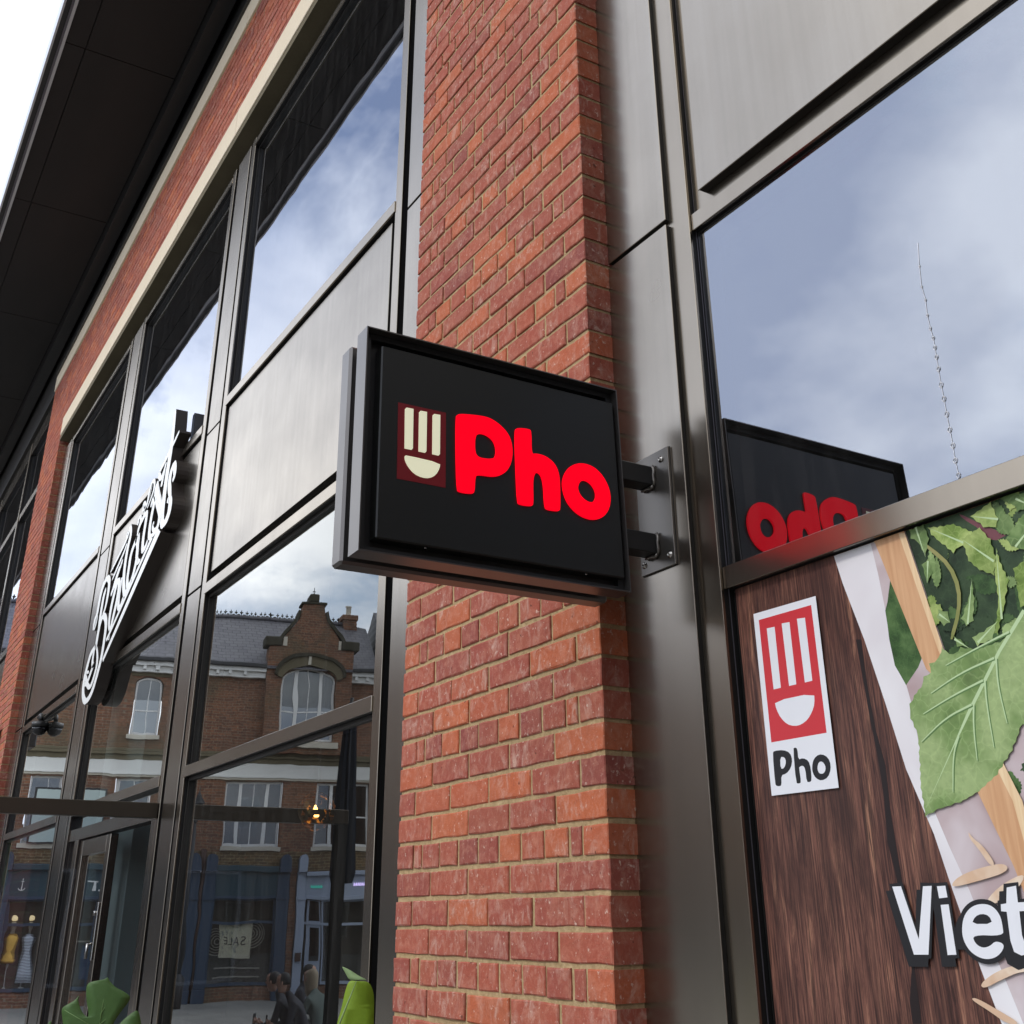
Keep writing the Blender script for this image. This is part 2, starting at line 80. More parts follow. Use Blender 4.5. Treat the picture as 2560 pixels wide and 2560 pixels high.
# ------------------------------------------------------------------ helpers
COL = scene.collection
def tag(o, label=None, cat=None, group=None, kind=None):
    if label: o['label'] = label
    if cat: o['category'] = cat
    if group: o['group'] = group
    if kind: o['kind'] = kind
    return o
def empty(name, loc=(0, 0, 0), rot=(0, 0, 0), parent=None):
    o = bpy.data.objects.new(name, None); COL.objects.link(o)
    o.location = loc; o.rotation_euler = rot; o.empty_display_size = 0.1
    if parent: o.parent = parent
    return o
def link(name, me, mats=None, parent=None):
    if mats is not None:
        for m in (mats if isinstance(mats, (list, tuple)) else [mats]): me.materials.append(m)
    o = bpy.data.objects.new(name, me); COL.objects.link(o)
    if parent: o.parent = parent
    return o
class MB:
    def __init__(s): s.v = []; s.f = []; s.m = []; s.sm = []
    def face(s, idx, mi=0, sm=False): s.f.append(tuple(idx)); s.m.append(mi); s.sm.append(sm)
    def box(s, x0, x1, y0, y1, z0, z1, mi=0, ch=0.0):
        x0, x1 = sorted((x0, x1)); y0, y1 = sorted((y0, y1)); z0, z1 = sorted((z0, z1))
        b = len(s.v)
        if ch <= 0:
            s.v += [(x, y, z) for x in (x0, x1) for y in (y0, y1) for z in (z0, z1)]
            for q in ((0, 1, 3, 2), (4, 6, 7, 5), (0, 4, 5, 1), (2, 3, 7, 6), (0, 2, 6, 4), (1, 5, 7, 3)): s.face([b + i for i in q], mi)
            return
        # chamfered box: 24 verts
        P = {}
        def vid(ix, iy, iz, a):
            k = (ix, iy, iz, a)
            if k not in P:
                p = [(x0, x1)[ix], (y0, y1)[iy], (z0, z1)[iz]]
                for ax, i in enumerate((ix, iy, iz)):
                    if ax != a: p[ax] += ch if i == 0 else -ch
                P[k] = len(s.v); s.v.append(tuple(p))
            return P[k]
        for i in (0, 1):
            q = [vid(i, 0, 0, 0), vid(i, 1, 0, 0), vid(i, 1, 1, 0), vid(i, 0, 1, 0)]; s.face(q if i else q[::-1], mi)
            q = [vid(0, i, 0, 1), vid(0, i, 1, 1), vid(1, i, 1, 1), vid(1, i, 0, 1)]; s.face(q if i else q[::-1], mi)
            q = [vid(0, 0, i, 2), vid(1, 0, i, 2), vid(1, 1, i, 2), vid(0, 1, i, 2)]; s.face(q if i else q[::-1], mi)
        for i in (0, 1):
            for j in (0, 1):
                s.face([vid(0, i, j, 1), vid(1, i, j, 1), vid(1, i, j, 2), vid(0, i, j, 2)], mi)
                s.face([vid(i, 0, j, 0), vid(i, 1, j, 0), vid(i, 1, j, 2), vid(i, 0, j, 2)], mi)
                s.face([vid(i, j, 0, 0), vid(i, j, 1, 0), vid(i, j, 1, 1), vid(i, j, 0, 1)], mi)
                for k in (0, 1): s.face([vid(i, j, k, 0), vid(i, j, k, 1), vid(i, j, k, 2)], mi)
    def tube(s, pts, r, n=8, mi=0, cap=True):
        pts = [Vector(p) for p in pts]; rs = r if isinstance(r, (list, tuple)) else [r] * len(pts)
        rings = []; up0 = Vector((0, 0, 1))
        for i, p in enumerate(pts):
            d = (pts[min(i + 1, len(pts) - 1)] - pts[max(i - 1, 0)]).normalized()
            u = up0 if abs(d.dot(up0)) < 0.9 else Vector((1, 0, 0))
            a = d.cross(u).normalized(); b = d.cross(a).normalized()
            st = len(s.v)
            for k in range(n):
                t = 2 * math.pi * k / n; s.v.append(tuple(p + (a * math.cos(t) + b * math.sin(t)) * rs[i]))
            rings.append(st)
        for i in range(len(rings) - 1):
            for k in range(n):
                k2 = (k + 1) % n; s.face((rings[i] + k, rings[i] + k2, rings[i + 1] + k2, rings[i + 1] + k), mi, True)
        if cap:
            s.face([rings[0] + k for k in range(n)][::-1], mi); s.face([rings[-1] + k for k in range(n)], mi)
    def lathe(s, prof, c=(0, 0, 0), n=16, mi=0, axis='z'):
        rings = []
        for r, h in prof:
            st = len(s.v); rings.append(st)
            for k in range(n):
                t = 2 * math.pi * k / n; a, b = r * math.cos(t), r * math.sin(t)
                p = (a, b, h) if axis == 'z' else ((a, h, b) if axis == 'y' else (h, a, b))
                s.v.append((c[0] + p[0], c[1] + p[1], c[2] + p[2]))
        for i in range(len(rings) - 1):
            for k in range(n):
                k2 = (k + 1) % n; s.face((rings[i] + k, rings[i] + k2, rings[i + 1] + k2, rings[i + 1] + k), mi, True)
        s.face([rings[0] + k for k in range(n)][::-1], mi); s.face([rings[-1] + k for k in range(n)], mi)
    def prism(s, loops, fn, d0, d1, mi=0, side=None, back=True):
        """filled outline (loops[0]) with holes, extruded from depth d0 (front) to d1; fn(a, b, d) -> point"""
        side = mi if side is None else side
        L = [[Vector((a, b, 0)) for a, b in lp] for lp in loops]
        tris = tessellate_polygon(L)
        flat = [p for lp in loops for p in lp]; n = len(flat); b0 = len(s.v)
        s.v += [fn(a, b, d0) for a, b in flat] + [fn(a, b, d1) for a, b in flat]
        for t in tris:
            s.face([b0 + i for i in t], mi)
            if back: s.face([b0 + n + i for i in t][::-1], side)
        o = 0
        for lp in loops:
            m = len(lp)
            for i in range(m):
                j = (i + 1) % m; s.face((b0 + o + i, b0 + o + j, b0 + n + o + j, b0 + n + o + i), side)
            o += m
    def build(s, name, mats, parent=None, fix=True, **kw):
        me = bpy.data.meshes.new(name); me.from_pydata(s.v, [], s.f)
        for p, mi, sm in zip(me.polygons, s.m, s.sm): p.material_index = mi; p.use_smooth = sm
        if fix:
            bm = bmesh.new(); bm.from_mesh(me); bmesh.ops.recalc_face_normals(bm, faces=bm.faces); bm.to_mesh(me); bm.free()
        o = link(name, me, mats, parent)
        if kw: tag(o, **kw)
        return o
def box_obj(name, b, mat, parent=None, ch=0.0, **kw):
    m = MB(); m.box(*b, ch=ch); return m.build(name, mat, parent, **kw)
def smooth(lp, n=2, closed=True):
    for _ in range(n):
        q = []; m = len(lp)
        rng = range(m) if closed else range(m - 1)
        if not closed: q.append(lp[0])
        for i in rng:
            a, b = lp[i], lp[(i + 1) % m]
            q.append(tuple(a[k] * .75 + b[k] * .25 for k in range(len(a)))); q.append(tuple(a[k] * .25 + b[k] * .75 for k in range(len(a))))
        if not closed: q.append(lp[-1])
        lp = q
    return lp

# ------------------------------------------------------------------ materials
def mat(name, col=(.5, .5, .5), rough=.6, metal=0.0, spec=.5, emit=None, es=0.0):
    m = bpy.data.materials.new(name); m.use_nodes = True
    p = m.node_tree.nodes['Principled BSDF']
    p.inputs['Base Color'].default_value = (*col, 1); p.inputs['Roughness'].default_value = rough
    p.inputs['Metallic'].default_value = metal; p.inputs['Specular IOR Level'].default_value = spec
    if emit: p.inputs['Emission Color'].default_value = (*emit, 1); p.inputs['Emission Strength'].default_value = es
    return m
def N(m, t): return m.node_tree.nodes.new(t)
def K(m, a, b): m.node_tree.links.new(a, b)
def P(m): return m.node_tree.nodes['Principled BSDF']
def coords(m, kind='Object', scale=(1, 1, 1), loc=(0, 0, 0), rot=(0, 0, 0)):
    t = N(m, 'ShaderNodeTexCoord'); mp = N(m, 'ShaderNodeMapping')
    mp.inputs['Scale'].default_value = scale; mp.inputs['Location'].default_value = loc; mp.inputs['Rotation'].default_value = rot
    K(m, t.outputs[kind], mp.inputs[0]); return mp.outputs[0]
def world_coords(m, scale=(1, 1, 1)):
    g = N(m, 'ShaderNodeNewGeometry'); mp = N(m, 'ShaderNodeMapping'); mp.inputs['Scale'].default_value = scale
    K(m, g.outputs['Position'], mp.inputs[0]); return mp.outputs[0]
def noise(m, vec, scale, detail=4, rough=.5, dist=0.0):
    n = N(m, 'ShaderNodeTexNoise'); n.inputs['Scale'].default_value = scale; n.inputs['Detail'].default_value = detail
    n.inputs['Roughness'].default_value = rough; n.inputs['Distortion'].default_value = dist
    K(m, vec, n.inputs['Vector']); return n.outputs['Fac']
def ramp(m, fac, stops, interp='LINEAR'):
    r = N(m, 'ShaderNodeValToRGB'); r.color_ramp.interpolation = interp
    while len(r.color_ramp.elements) < len(stops): r.color_ramp.elements.new(0.5)
    for e, (p, c) in zip(r.color_ramp.elements, stops):
        e.position = p; e.color = (*c, 1) if isinstance(c, (tuple, list)) else (c, c, c, 1)
    K(m, fac, r.inputs[0]); return r.outputs[0]
def mixc(m, fac, a, b, blend='MIX'):
    x = N(m, 'ShaderNodeMix'); x.data_type = 'RGBA'; x.blend_type = blend
    for i, val in ((0, fac), (6, a), (7, b)):
        if isinstance(val, (int, float)): x.inputs[i].default_value = val
        elif isinstance(val, (tuple, list)): x.inputs[i].default_value = (*val, 1)
        else: K(m, val, x.inputs[i])
    return x.outputs[2]
def mth(m, op, a, b=0.0):
    x = N(m, 'ShaderNodeMath'); x.operation = op
    for i, val in enumerate((a, b)):
        if isinstance(val, (int, float)): x.inputs[i].default_value = val
        else: K(m, val, x.inputs[i])
    return x.outputs[0]
def bump(m, h, strength=.3, dist=.01):
    b = N(m, 'ShaderNodeBump'); b.inputs['Strength'].default_value = strength; b.inputs['Distance'].default_value = dist
    K(m, h, b.inputs['Height']); K(m, b.outputs[0], P(m).inputs['Normal']); return b

def brick_material():
    m = mat('red_brick', rough=.85, spec=.25)
    w = world_coords(m)
    oi = N(m, 'ShaderNodeObjectInfo'); g = N(m, 'ShaderNodeNewGeometry')
    r = mth(m, 'FRACT', mth(m, 'ADD', oi.outputs['Random'], g.outputs['Random Per Island']))
    base = ramp(m, r, [(0.0, (0.524, 0.136, 0.053)), (.15, (0.485, 0.119, 0.052)), (.22, (0.359, 0.081, 0.051)), (.42, (0.398, 0.095, 0.057)), (.60, (0.301, 0.069, 0.053)), (.78, (0.417, 0.106, 0.061)), (.92, (0.242, 0.060, 0.053)), (1.0, (0.330, 0.077, 0.053))])
    n1 = noise(m, w, 9, 4); base = mixc(m, ramp(m, n1, [(.35, 0.0), (.7, .45)]), base, (.36, .12, .07))
    fine = noise(m, w, 240, 4, .7); base = mixc(m, ramp(m, fine, [(.3, .0), (.75, .35)]), base, (.20, .06, .035)); md = noise(m, w, 28, 6, .7, .6); base = mixc(m, ramp(m, md, [(.48, 0.0), (.75, .45)]), base, (.62, .30, .20)); base = mixc(m, ramp(m, md, [(.25, .5), (.42, 0.0)]), base, (.24, .065, .04))
    # lime bloom, rubbed and running down the faces
    w2 = world_coords(m, (20, 20, 11)); st = noise(m, w2, 1.6, 8, .74, .8)
    w3 = world_coords(m, (3.1, 3.1, 2.3)); pz = noise(m, w3, 1.5, 3)
    bl = mth(m, 'MULTIPLY', ramp(m, st, [(.50, 0.0), (.70, .85)]), ramp(m, pz, [(.38, .12), (.62, 1.0)]))
    base = mixc(m, bl, base, (.56, .38, .30))
    sp = noise(m, w, 75, 3, .6); base = mixc(m, ramp(m, sp, [(.62, 0.0), (.72, .75)]), base, (.66, .50, .40))
    dk = noise(m, w, 55, 2); base = mixc(m, ramp(m, dk, [(.25, .8), (.31, 0.0)]), base, (.09, .03, .02))
    K(m, base, P(m).inputs['Base Color'])
    h = mth(m, 'ADD', mth(m, 'MULTIPLY', fine, .4), mth(m, 'MULTIPLY', noise(m, w, 45, 5, .6), .9))
    bump(m, h, .75, .004)
    return m
M = {}
M['brick'] = brick_material()
def mortar_material():
    m = mat('sandy_mortar', rough=.95, spec=.1); w = world_coords(m)
    n = noise(m, w, 60, 6, .7); n2 = noise(m, w, 5, 3)
    c = ramp(m, n, [(.3, (.34, .235, .115)), (.55, (.50, .36, .19)), (.8, (.64, .50, .30))]); c = mixc(m, ramp(m, n2, [(.3, 0.0), (.7, .4)]), c, (.34, .245, .14))
    K(m, c, P(m).inputs['Base Color']); bump(m, noise(m, w, 130, 5, .7), .8, .006); return m
M['mortar'] = mortar_material()
def metal_material(name, col, rough=.36, metal=.8, streak=.12, spec=.5, speck=.5):
    m = mat(name, rough=rough, metal=metal, spec=spec)
    w = world_coords(m, (26, 26, .8)); s1 = noise(m, w, 1.0, 5, .6)
    w2 = world_coords(m); n2 = noise(m, w2, 3.2, 4); n3 = noise(m, w2, 170, 2)
    f = mth(m, 'MULTIPLY', ramp(m, s1, [(.35, 0.0), (.75, 1.0)]), streak)
    c = mixc(m, f, col, tuple(min(1, x * 1.7 + .05) for x in col)); c = mixc(m, ramp(m, n2, [(.35, 0.0), (.7, .30)]), c, tuple(x * .62 for x in col))
    sp = ramp(m, n3, [(.74, 0.0), (.78, speck)]); c = mixc(m, sp, c, (.45, .43, .40))
    K(m, c, P(m).inputs['Base Color'])
    rr = mth(m, 'ADD', mth(m, 'MULTIPLY', n2, .12), rough - .06); K(m, rr, P(m).inputs['Roughness'])
    bump(m, n2, .025, .01)
    return m
M['bronze'] = metal_material('bronze_panel_paint', (.325, .29, .242), .25, .98, .13)
M['frame'] = metal_material('bronze_frame_paint', (.325, .282, .225), .22, .97, .08, speck=0)
M['edge_shade'] = mat('black_edge_shade', (.012, .0115, .011), .5, 0, .35)  # black put in for shade on the sides and undersides of posts, rails, panels
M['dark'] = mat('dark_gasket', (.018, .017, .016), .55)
M['frame_dark'] = mat('dark_frame_paint', (.035, .033, .030), .4, .3)
M['black'] = mat('matt_black_steel', (.012, .012, .012), .42, .0, .5)
M['sign_bronze'] = metal_material('sign_tray_paint', (.145, .135, .128), .30, .8, .05)
M['sign_face'] = mat('black_sign_face', (.012, .0125, .0115), .38, 0, .45)
_n = noise(M['sign_face'], world_coords(M['sign_face']), 260, 3); bump(M['sign_face'], _n, .10, .001)
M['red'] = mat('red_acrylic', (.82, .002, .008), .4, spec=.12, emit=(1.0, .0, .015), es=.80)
M['logo_red'] = mat('deep_red_vinyl', (.23, .011, .016), .4)
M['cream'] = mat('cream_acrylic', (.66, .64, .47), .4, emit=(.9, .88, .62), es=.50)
M['steel'] = metal_material('galvanised_plate', (.21, .195, .175), .36, .9, .05)
M['screw'] = mat('screw_steel', (.42, .40, .37), .25, 1.0)
M['soffit'] = mat('soffit_board', (.0125, .0105, .0095), .55, 0, .3)
_n = noise(M['soffit'], world_coords(M['soffit'], (.4, 2, 1)), 1.2, 3)
K(M['soffit'], ramp(M['soffit'], _n, [(.3, (.010, .0088, .0080)), (.7, (.0175, .0140, .0125))]), P(M['soffit']).inputs['Base Color'])
M['trim_light'] = mat('pale_aluminium_trim', (.62, .62, .63), .3, .7)
M['trim_mauve'] = mat('mauve_grey_trim', (.16, .15, .17), .35, .6)
def stone_material(name, a, b):
    m = mat(name, rough=.85, spec=.2); w = world_coords(m); n = noise(m, w, 2.5, 4); n2 = noise(m, w, 60, 4, .6)
    c = mixc(m, n, a, b); c = mixc(m, ramp(m, n2, [(.4, 0.0), (.8, .25)]), c, tuple(x * .7 for x in a))
    K(m, c, P(m).inputs['Base Color']); bump(m, n2, .25, .003); return m
M['stone'] = stone_material('cast_stone', (.72, .61, .45), (.78, .68, .52))
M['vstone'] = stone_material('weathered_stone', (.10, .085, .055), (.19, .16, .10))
M['sill'] = stone_material('painted_sill', (.50, .46, .38), (.58, .54, .45))

def glass_material(name, refl=.30, tint=(.42, .46, .47), gtint=(.84, .89, 1.0), wave=.02, k=.9, scale=1.3):
    m = bpy.data.materials.new(name); m.use_nodes = True; nt = m.node_tree; nt.nodes.clear()
    out = N(m, 'ShaderNodeOutputMaterial'); tr = N(m, 'ShaderNodeBsdfTransparent'); gl = N(m, 'ShaderNodeBsdfGlossy'); mx_ = N(m, 'ShaderNodeMixShader')
    tr.inputs[0].default_value = (*tint, 1); gl.inputs['Color'].default_value = (*gtint, 1); gl.inputs['Roughness'].default_value = 0.004
    fr = N(m, 'ShaderNodeFresnel'); fr.inputs['IOR'].default_value = 1.52
    f = mth(m, 'MINIMUM', mth(m, 'ADD', mth(m, 'MULTIPLY', fr.outputs[0], k), refl), 1.0)
    K(m, f, mx_.inputs[0]); K(m, tr.outputs[0], mx_.inputs[1]); K(m, gl.outputs[0], mx_.inputs[2]); 
    # a little dust and dried rain on the outer face
    df = N(m, 'ShaderNodeBsdfDiffuse'); df.inputs[0].default_value = (.62, .60, .56, 1); m2 = N(m, 'ShaderNodeMixShader')
    wd_ = world_coords(m, (1, 1, 1)); sp_ = ramp(m, noise(m, wd_, 210, 3, .6), [(.69, 0.0), (.75, .16)]); sm_ = ramp(m, noise(m, world_coords(m, (14, 14, 2)), 1.2, 5, .65), [(.45, .005), (.8, .026)])
    K(m, mth(m, 'ADD', sp_, sm_), m2.inputs[0]); K(m, mx_.outputs[0], m2.inputs[1]); K(m, df.outputs[0], m2.inputs[2]); K(m, m2.outputs[0], out.inputs[0])
    w = world_coords(m, (1, 1, 1.6)); n = noise(m, w, scale, 2, .4, .2)
    b = N(m, 'ShaderNodeBump'); b.inputs['Strength'].default_value = wave; b.inputs['Distance'].default_value = .05; K(m, n, b.inputs['Height']); K(m, b.outputs[0], gl.inputs['Normal'])
    return m
M['glass'] = glass_material('coated_glass', .30, wave=.018, k=.65)
M['glass_lo'] = glass_material('shopfront_glass', .10, (.60, .63, .62), (.98, 1.0, .98), wave=.022, k=1.65)
M['glass_in'] = glass_material('inner_pane_glass', .12, (.6, .62, .62), (.80, .88, .95), wave=.012, k=.8)
M['glass_plain'] = glass_material('old_window_glass', .12, (.10, .11, .12), (.7, .75, .8), wave=.03, k=.6)
M['screen_glass'] = glass_material('screen_glass', .05, (.72, .75, .80), (.75, .8, 1.0), wave=.01, k=.3)
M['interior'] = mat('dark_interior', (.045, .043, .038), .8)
M['interior_pale'] = mat('interior_pale_post', (.62, .74, .70), .6)

# ------------------------------------------------------------------ ground
GZ = -1.93
g = MB(); g.v = [(-400, -400, GZ), (400, -400, GZ), (400, 400, GZ), (-400, 400, GZ)]; g.face((0, 1, 2, 3))
gm = mat('stone_paving', rough=.8, spec=.3)
w = world_coords(gm); bt = N(gm, 'ShaderNodeTexBrick'); bt.inputs['Scale'].default_value = 1.0
bt.inputs['Color1'].default_value = (.22, .215, .20, 1); bt.inputs['Color2'].default_value = (.27, .265, .245, 1); bt.inputs['Mortar'].default_value = (.16, .15, .13, 1)
bt.inputs['Mortar Size'].default_value = .006; bt.inputs['Brick Width'].default_value = .9; bt.inputs['Row Height'].default_value = .6
K(gm, w, bt.inputs['Vector']); c = mixc(gm, ramp(gm, noise(gm, w, .7, 5), [(.35, 0.0), (.7, .5)]), bt.outputs[0], (.22, .21, .19)); K(gm, c, P(gm).inputs['Base Color'])
g.build('pavement', gm, kind='structure')

# ================================================================== the restaurant building
BLD = empty('restaurant_building', (0, 0, GZ)); BLD.location = (0, 0, 0)
tag(BLD, 'modern brick and bronze metal shop building with large coated windows and deep dark eaves', 'building')

# bricks: mesh variants shared between alike bricks
def brick_mesh(wd, dp, rnd, ht=.0638):
    """one brick with worn, slightly ragged arrises: 10-point outline, bevelled front"""
    m = MB(); j = lambda a: rnd.uniform(-a, a); wd = wd - .0008
    u = [(0, 0), (.33, 0), (.68, 0), (1, 0), (1, .5), (1, 1), (.67, 1), (.34, 1), (0, 1), (0, .5)]
    A = .0017
    pts = [(a * wd + j(A) * (.6 if a in (0, 1) else 8) * (1 if a not in (0, 1) else 1), c * ht + j(A) * (1 if c in (0, 1) else 5)) for a, c in u]
    cx_, cz_ = wd / 2, ht / 2; e = rnd.uniform(.0020, .0042)
    def ins(x, z): return (x + (e if x < cx_ * .12 else (-e if x > wd - cx_ * .12 else 0)), z + (e if z < cz_ * .3 else (-e if z > ht - cz_ * .3 else 0)))
    n = len(pts)
    m.v = [(x, dp, z) for x, z in pts] + [(x, .0024 + j(.0006), z) for x, z in pts] + [(ins(x, z)[0], j(.0008), ins(x, z)[1]) for x, z in pts]
    for k in range(n):
        k2 = (k + 1) % n; m.face((k, k2, n + k2, n + k)); m.face((n + k, n + k2, 2 * n + k2, 2 * n + k))
    m.face([2 * n + k for k in range(n)]); return m
_cache = {}
def brick_variant(wd, dp):
    key = (round(wd, 3), round(dp, 3))
    if key not in _cache:
        L = []
        for i in range(7):
            rnd = random.Random(hash(key) % 1000 + i); m = brick_mesh(wd, dp, rnd)
            me = bpy.data.meshes.new('brick'); me.from_pydata(m.v, [], m.f); me.materials.append(M['brick'])
            bm = bmesh.new(); bm.from_mesh(me); bmesh.ops.recalc_face_normals(bm, faces=bm.faces); bm.to_mesh(me); bm.free(); L.append(me)
        _cache[key] = L
    return random.choice(_cache[key])
def course(k, W):
    """English garden wall bond as built: widths of one course of a pier W wide"""
    k4 = k % 4; H, S, J = .1025, .215, .010
    if k4 == 0:
        n = int((W + J) / (H + J)) - 1; c = (W - n * H - (n + 1) * J) / 2
        return [H, c] + [H] * (n - 2) + [c, H] if c > .03 else [H] * n + [2 * c]
    ws = [] if k4 in (1, 3) else [H]
    x = sum(ws) + J * len(ws)
    while W - x >= S - .001: ws.append(S); x += S + J
    if W - x > .03: ws.append(W - x)
    return ws
def lay_bricks(host, x0, W, k0, k1, single, dp=.1025, step=.075, y=0.0, zoff=0.0, first=None):
    """single(k) -> True where every brick is an object of its own; the rest is one joined part"""
    rnd = random.Random(int(x0 * 100) + 5); J = MB()
    for k in range(k0, k1):
        x = x0
        for wd in (first(k) if first else course(k, W)):
            z = k * step + zoff; oy = rnd.uniform(-.0014, .0014); oz = rnd.uniform(-.001, .001); ox = rnd.uniform(-.0015, .0015)
            if single(k):
                o = bpy.data.objects.new('brick', brick_variant(wd, dp)); COL.objects.link(o); o.parent = host
                o.location = (x + ox, y + oy, z + oz); o.rotation_euler = (rnd.uniform(-.004, .004), rnd.uniform(-.003, .003), rnd.uniform(-.005, .005))
            else:
                m = brick_mesh(wd, dp, rnd); b = len(J.v)
                J.v += [(px + x + ox, py + y + oy, pz + z + oz) for px, py, pz in m.v]; J.f += [tuple(i + b for i in f) for f in m.f]; J.m += m.m; J.sm += m.sm
            x += wd + .010
    if J.v: J.build('brickwork', M['brick'], host, kind='stuff')

def pier(x0, W, k0, k1, single):
    z0, z1 = k0 * .075 - .01, k1 * .075
    core = box_obj('brick_pier', (x0 + .005, x0 + W - .005, .0052, .30, z0, z1), M['mortar'], BLD)
    lay_bricks(core, x0, W, k0, k1, single)
    return core
pier(0.0, 1.115, -25, 84, lambda k: -2 <= k <= 38)
pier(-10.55, 1.2275, -25, 84, lambda k: 28 <= k <= 30)

# brick band over the windows with its two stone courses
ZB0, ZB1 = 5.315, 6.165
def band(x0, x1):
    core = box_obj('brick_band', (x0, x1, .0052, .30, 5.12, 6.36), M['mortar'], BLD)
    def row(k): 
        L = []; x = 0; off = (k % 2) * .1125
        if off: L.append(.1025); x = .1125
        while x < (x1 - x0) - .02:
            wd = min(.215, (x1 - x0) - x); 
            if wd > .03: L.append(wd)
            x += .225
        return L
    lay_bricks(core, x0, x1 - x0, 71, 82, lambda k: False, first=row)
    return core
band(-9.3125, -.010); band(1.125, 8.0)
def stones(xs, z0, z1, y=-.012):
    for a, b in zip(xs, xs[1:]):
        box_obj('stone_block', (a + .004, b - .004, y, .12, z0, z1), M['stone'], BLD, ch=.004)
stones([-9.26, -7.58, -6.05, -4.53, -3.03, -1.56, -.06, 1.44, 2.94, 4.44, 5.94, 7.44], 5.10, 5.315)
stones([-10.55, -9.2, -7.70, -6.16, -4.61, -3.09, -1.58, -.06, 1.44, 2.94, 4.44, 5.94, 7.44], 6.165, 6.365)
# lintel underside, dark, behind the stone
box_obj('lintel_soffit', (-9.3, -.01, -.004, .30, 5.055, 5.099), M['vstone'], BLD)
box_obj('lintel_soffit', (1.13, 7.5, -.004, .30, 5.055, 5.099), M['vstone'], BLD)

# window walls -------------------------------------------------------
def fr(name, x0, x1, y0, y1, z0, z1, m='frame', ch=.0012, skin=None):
    """painted face plate on a black body; edge and underside shade put into its colour"""
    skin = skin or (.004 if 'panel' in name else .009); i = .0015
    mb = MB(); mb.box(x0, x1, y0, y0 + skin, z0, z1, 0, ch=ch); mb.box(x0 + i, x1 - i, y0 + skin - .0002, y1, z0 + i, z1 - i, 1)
    return mb.build(name, [M[m], M['edge_shade']], BLD)
TOPZ = 4.96; BOTZ = -1.86
ZR = [(2.955, 3.012), (1.803, 1.862), (.832, .888)]           # rails
def mullion(xl, xr, dy=0.0, joints=(2.893, 1.873)):
    """post | cover panels | post between two windows, xl..xr about .49 wide"""
    fr('post', xl, xl + .07, .075 + dy, .19 + dy, BOTZ, TOPZ); fr('post', xr - .07, xr, .075 + dy, .19 + dy, BOTZ, TOPZ)
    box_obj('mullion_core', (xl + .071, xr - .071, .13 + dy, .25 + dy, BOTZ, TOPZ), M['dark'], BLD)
    zz = [BOTZ] + sorted(joints) + [TOPZ]
    for a, b in zip(zz, zz[1:]):
        fr('cladding_panel', xl + .135, xr - .105, 0.0745 + dy, .094 + dy, a + .007, b - .007, 'bronze')
def window(x0, x1, dy=0.0, door=False, seg=(0, 1, 2, 3)):
    """panes, rails and spandrel panel between two posts"""
    yg = .112 + dy
    for z0, z1 in ZR: fr('rail', x0 + .001, x1 - .001, .070 + dy, .16 + dy, z0, z1)
    fr('rail', x0 + .001, x1 - .001, .070 + dy, .16 + dy, 4.885, 4.925)
    # spandrel
    box_obj('spandrel_backing', (x0 + .001, x1 - .001, .122 + dy, .16 + dy, 1.8625, 2.9545), M['frame'], BLD)
    fr('spandrel_panel', x0 + .030, x1 - .058, .088 + dy, .1215 + dy, 1.925, 2.935, 'bronze')
    zs = {0: (3.0125, 4.8845), 1: (.8885, 1.8025), 2: (BOTZ + .09, .8315)}
    for i, (z0, z1) in zs.items():
        if i == 2 and door: continue
        gm_ = M['glass'] if i == 0 else M['glass_lo']
        f_ = MB()
        e = .016
        for b in ((x0 + .001, x0 + e, .100 + dy, .16 + dy, z0, z1), (x1 - e, x1 - .001, .100 + dy, .16 + dy, z0, z1), (x0 + e, x1 - e, .100 + dy, .16 + dy, z1 - e, z1), (x0 + e, x1 - e, .100 + dy, .16 + dy, z0, z0 + .006)): f_.box(*b)
        wf = f_.build('window', M['frame_dark'], BLD)
        p = MB(); p.v = [(x0 + e, yg, z0 + .006), (x1 - e, yg, z0 + .006), (x1 - e, yg, z1 - e), (x0 + e, yg, z1 - e)]; p.face((0, 1, 2, 3)); p.build('pane', gm_, wf, fix=False)
        if i == 0:
            q = MB(); q.v = [(x0 + e, yg + .022, z0 + .006), (x1 - e, yg + .022, z0 + .006), (x1 - e, yg + .022, z1 - e), (x0 + e, yg + .022, z1 - e)]; q.face((0, 1, 2, 3)); q.build('pane', M['glass_in'], wf, fix=False)
    if not door: fr('rail', x0 + .001, x1 - .001, .080 + dy, .16 + dy, BOTZ, BOTZ + .0895)

# left of the main pier: end panel and post
for a, b in ((BOTZ, 1.866), (1.880, 2.886), (2.900, TOPZ)): fr('cladding_panel', -.280, .02, .0745, .094, a, b, 'bronze')
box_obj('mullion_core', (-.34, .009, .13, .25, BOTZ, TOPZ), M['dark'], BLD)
fr('post', -.41, -.345, .075, .19, BOTZ, TOPZ)
window(-2.79, -.41)
mullion(-3.28, -2.79)
window(-5.70, -3.28, door=True)
mullion(-6.25, -5.70)
window(-8.80, -6.25)
fr('post', -8.88, -8.80, .075, .19, BOTZ, TOPZ)
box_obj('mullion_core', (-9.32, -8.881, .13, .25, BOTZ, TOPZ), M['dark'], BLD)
for a, b in ((BOTZ, 1.866), (1.880, 2.886), (2.900, TOPZ)): fr('cladding_panel', -9.34, -8.93, .0745, .094, a, b, 'bronze')
